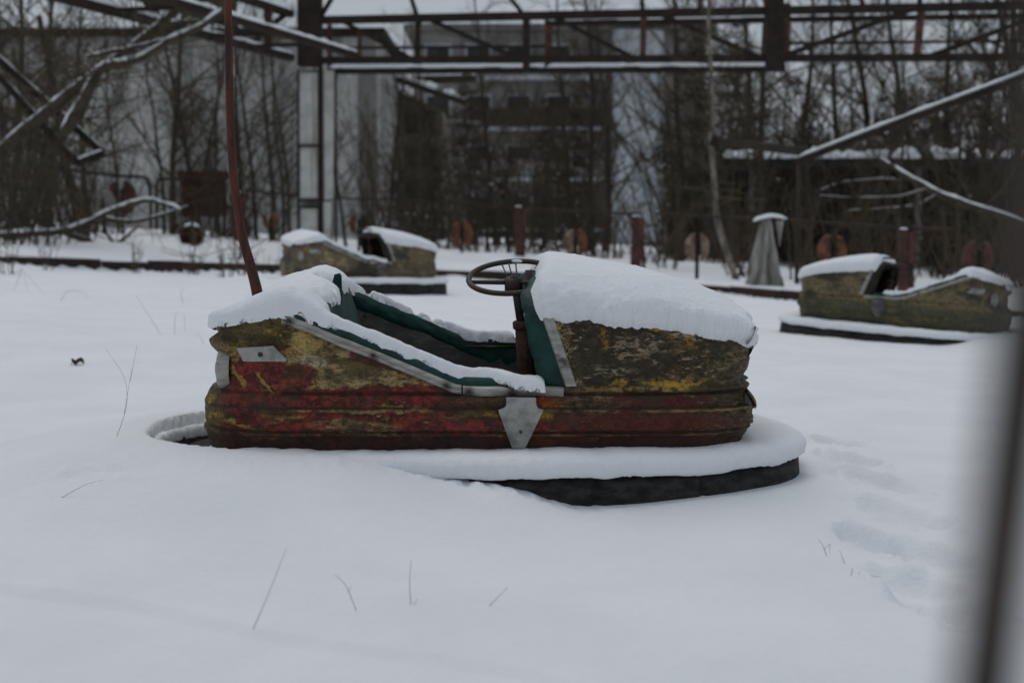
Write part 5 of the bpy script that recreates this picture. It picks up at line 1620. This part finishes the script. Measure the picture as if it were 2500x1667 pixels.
# ------------------------------------------------------------------ small things in the snow
def stalk(label, cps, Y, r=.001, extra=()):
    pts = [P(x, y, Y) for x, y in cps]; p0 = pts[0]
    t = thing('grass_stalk', p0, label, 'grass', 'dry stalks in the snow')
    MB().tube([Vector(v) for v in spline([tuple(p - p0) for p in pts], 12)], [r * (1 - .6 * i / 11) for i in range(12)], 5).build('stem', M_STALK, t)
    for e in extra:
        MB().tube([P(x, y, Y) - p0 for x, y in e], [r * .7, r * .4], 5).build('blade', M_STALK, t)
def dep(px, py):
    Yv = np.linspace(1.2, 30, 1200)
    pz = np.array([P(px, py, y).z for y in Yv]); pxx = np.array([P(px, py, y).x for y in Yv])
    below = np.nonzero(pz <= ground_z(pxx, Yv) + .004)[0]
    return float(Yv[below[0]]) if len(below) else 25.0
for i, (cps, ex, lab) in enumerate((
    ([(285, 1065), (298, 1030), (310, 980), (303, 920), (258, 850)], [((303, 1010), (322, 900)), ((318, 930), (335, 842))], 'tall forked dry stalk left of the red bumper car'),
    ([(150, 1215), (185, 1195), (215, 1180), (252, 1172)], [], 'thin bent stalk low at the left of the snow'),
    ([(2018, 1355), (2008, 1330), (1998, 1315)], [((2012, 1340), (2026, 1327)), ((2026, 1327), (2026, 1352))], 'short crossed stalks right of the bumper'),
    ([(2062, 1375), (2050, 1342)], [], 'single slanted stalk beside the crossed stalks'),
    ([(2078, 1405), (2082, 1385)], [((2095, 1402), (2100, 1394)), ((2110, 1402), (2150, 1408))], 'tiny stalks nearest the footprints'),
    ([(1003, 1475), (1000, 1420), (1004, 1365)], [((1010, 1475), (1020, 1460))], 'faint upright stalk near the bottom middle'),
    ([(1195, 1478), (1240, 1432)], [], 'faint slanted stalk near the bottom middle'),
    ([(870, 1490), (845, 1430), (815, 1400)], [((850, 1445), (858, 1428))], 'faint drooping stalk near the bottom'),
    ([(618, 1535), (655, 1450), (700, 1335)], [], 'long faint stalk at the lower left'),
    ([(392, 815), (360, 765), (330, 718)], [], 'long thin stalk behind the tail of the red car'),
    ([(426, 815), (428, 775), (436, 760)], [((452, 810), (450, 765))], 'pair of thin stalks just left of the snowy tail'),
    ([(498, 838), (485, 815)], [], 'short stalk touching the snowy tail'),
    ([(1843, 1000), (1845, 985), (1844, 972)], [], 'tiny stalk behind the nose of the red car'),
    ([(447, 742), (442, 715), (452, 700)], [], 'short curved stalk left of the bent pole'),
    ([(148, 735), (165, 712), (195, 712), (216, 727)], [], 'arched twig poking from the snow at the left'),
    ([(-5, 718), (40, 730), (88, 735)], [((60, 735), (66, 785))], 'thin dark twig lying on the snow at the left edge'),
    ([(55, 655), (38, 700), (34, 712)], [((48, 652), (110, 720)), ((58, 668), (68, 715))], 'drooping dark twig at the left before the kerb'),
    )):
    yb = cps[0][1] if i not in (16,) else 712
    dq = dep(cps[0][0], yb)
    stalk(lab, cps, dq, .00075 * max(1, dq / 5), ex)
# dead leaf
c = P(190, 884, dep(190, 890)); c.z = gz(c.x, c.y) - .004
lf = thing('dead_leaf', c, 'small dark dead leaf lying on the snow at the left', 'leaf')
u = np.linspace(-1, 1, 9); rows = []
for v in np.linspace(-1, 1, 7):
    w_ = .035 * (1 - u ** 2 * .9); rows.append(np.stack([u * .03, v * w_ * .6, .012 + .02 * v * v + .008 * np.sin(u * 4)], -1))
MB().grid(np.array(rows)).build('blade', M_BARK, lf)
MB().tube([(-.03, 0, .012), (-.045, .005, -.02)], .002, 5).build('leaf_stem', M_BARK, lf)
# near, out of focus: steel post right in front and a dry stem low at the left
npst = thing('steel_post', (P(2430, 1667, .27).x, .27, gz(.11, .27)), 'dark blurred steel post close to the camera at the right', 'post')
o0 = npst.location.copy()
a_, b_ = P(2390, 1800, .27), P(2540, 560, .27)
d_ = (b_ - a_).normalized()
base_ = a_ - d_ * ((a_.z + .1) / d_.z)
MB().tube([base_ - o0, a_ - o0, b_ - o0, b_ + d_ * .35 - o0], .0062, 16).build('post_tube', M_STEEL, npst)
MB().tube([b_ + d_ * .345 - o0, b_ + d_ * .36 - o0], .011, 16).build('post_cap', M_STEEL, npst)
stalk('very blurred pale stem crossing the snow at the lower left', [(-60, 1430), (300, 1475), (700, 1560), (1250, 1640), (1500, 1720)], .95, .0003)
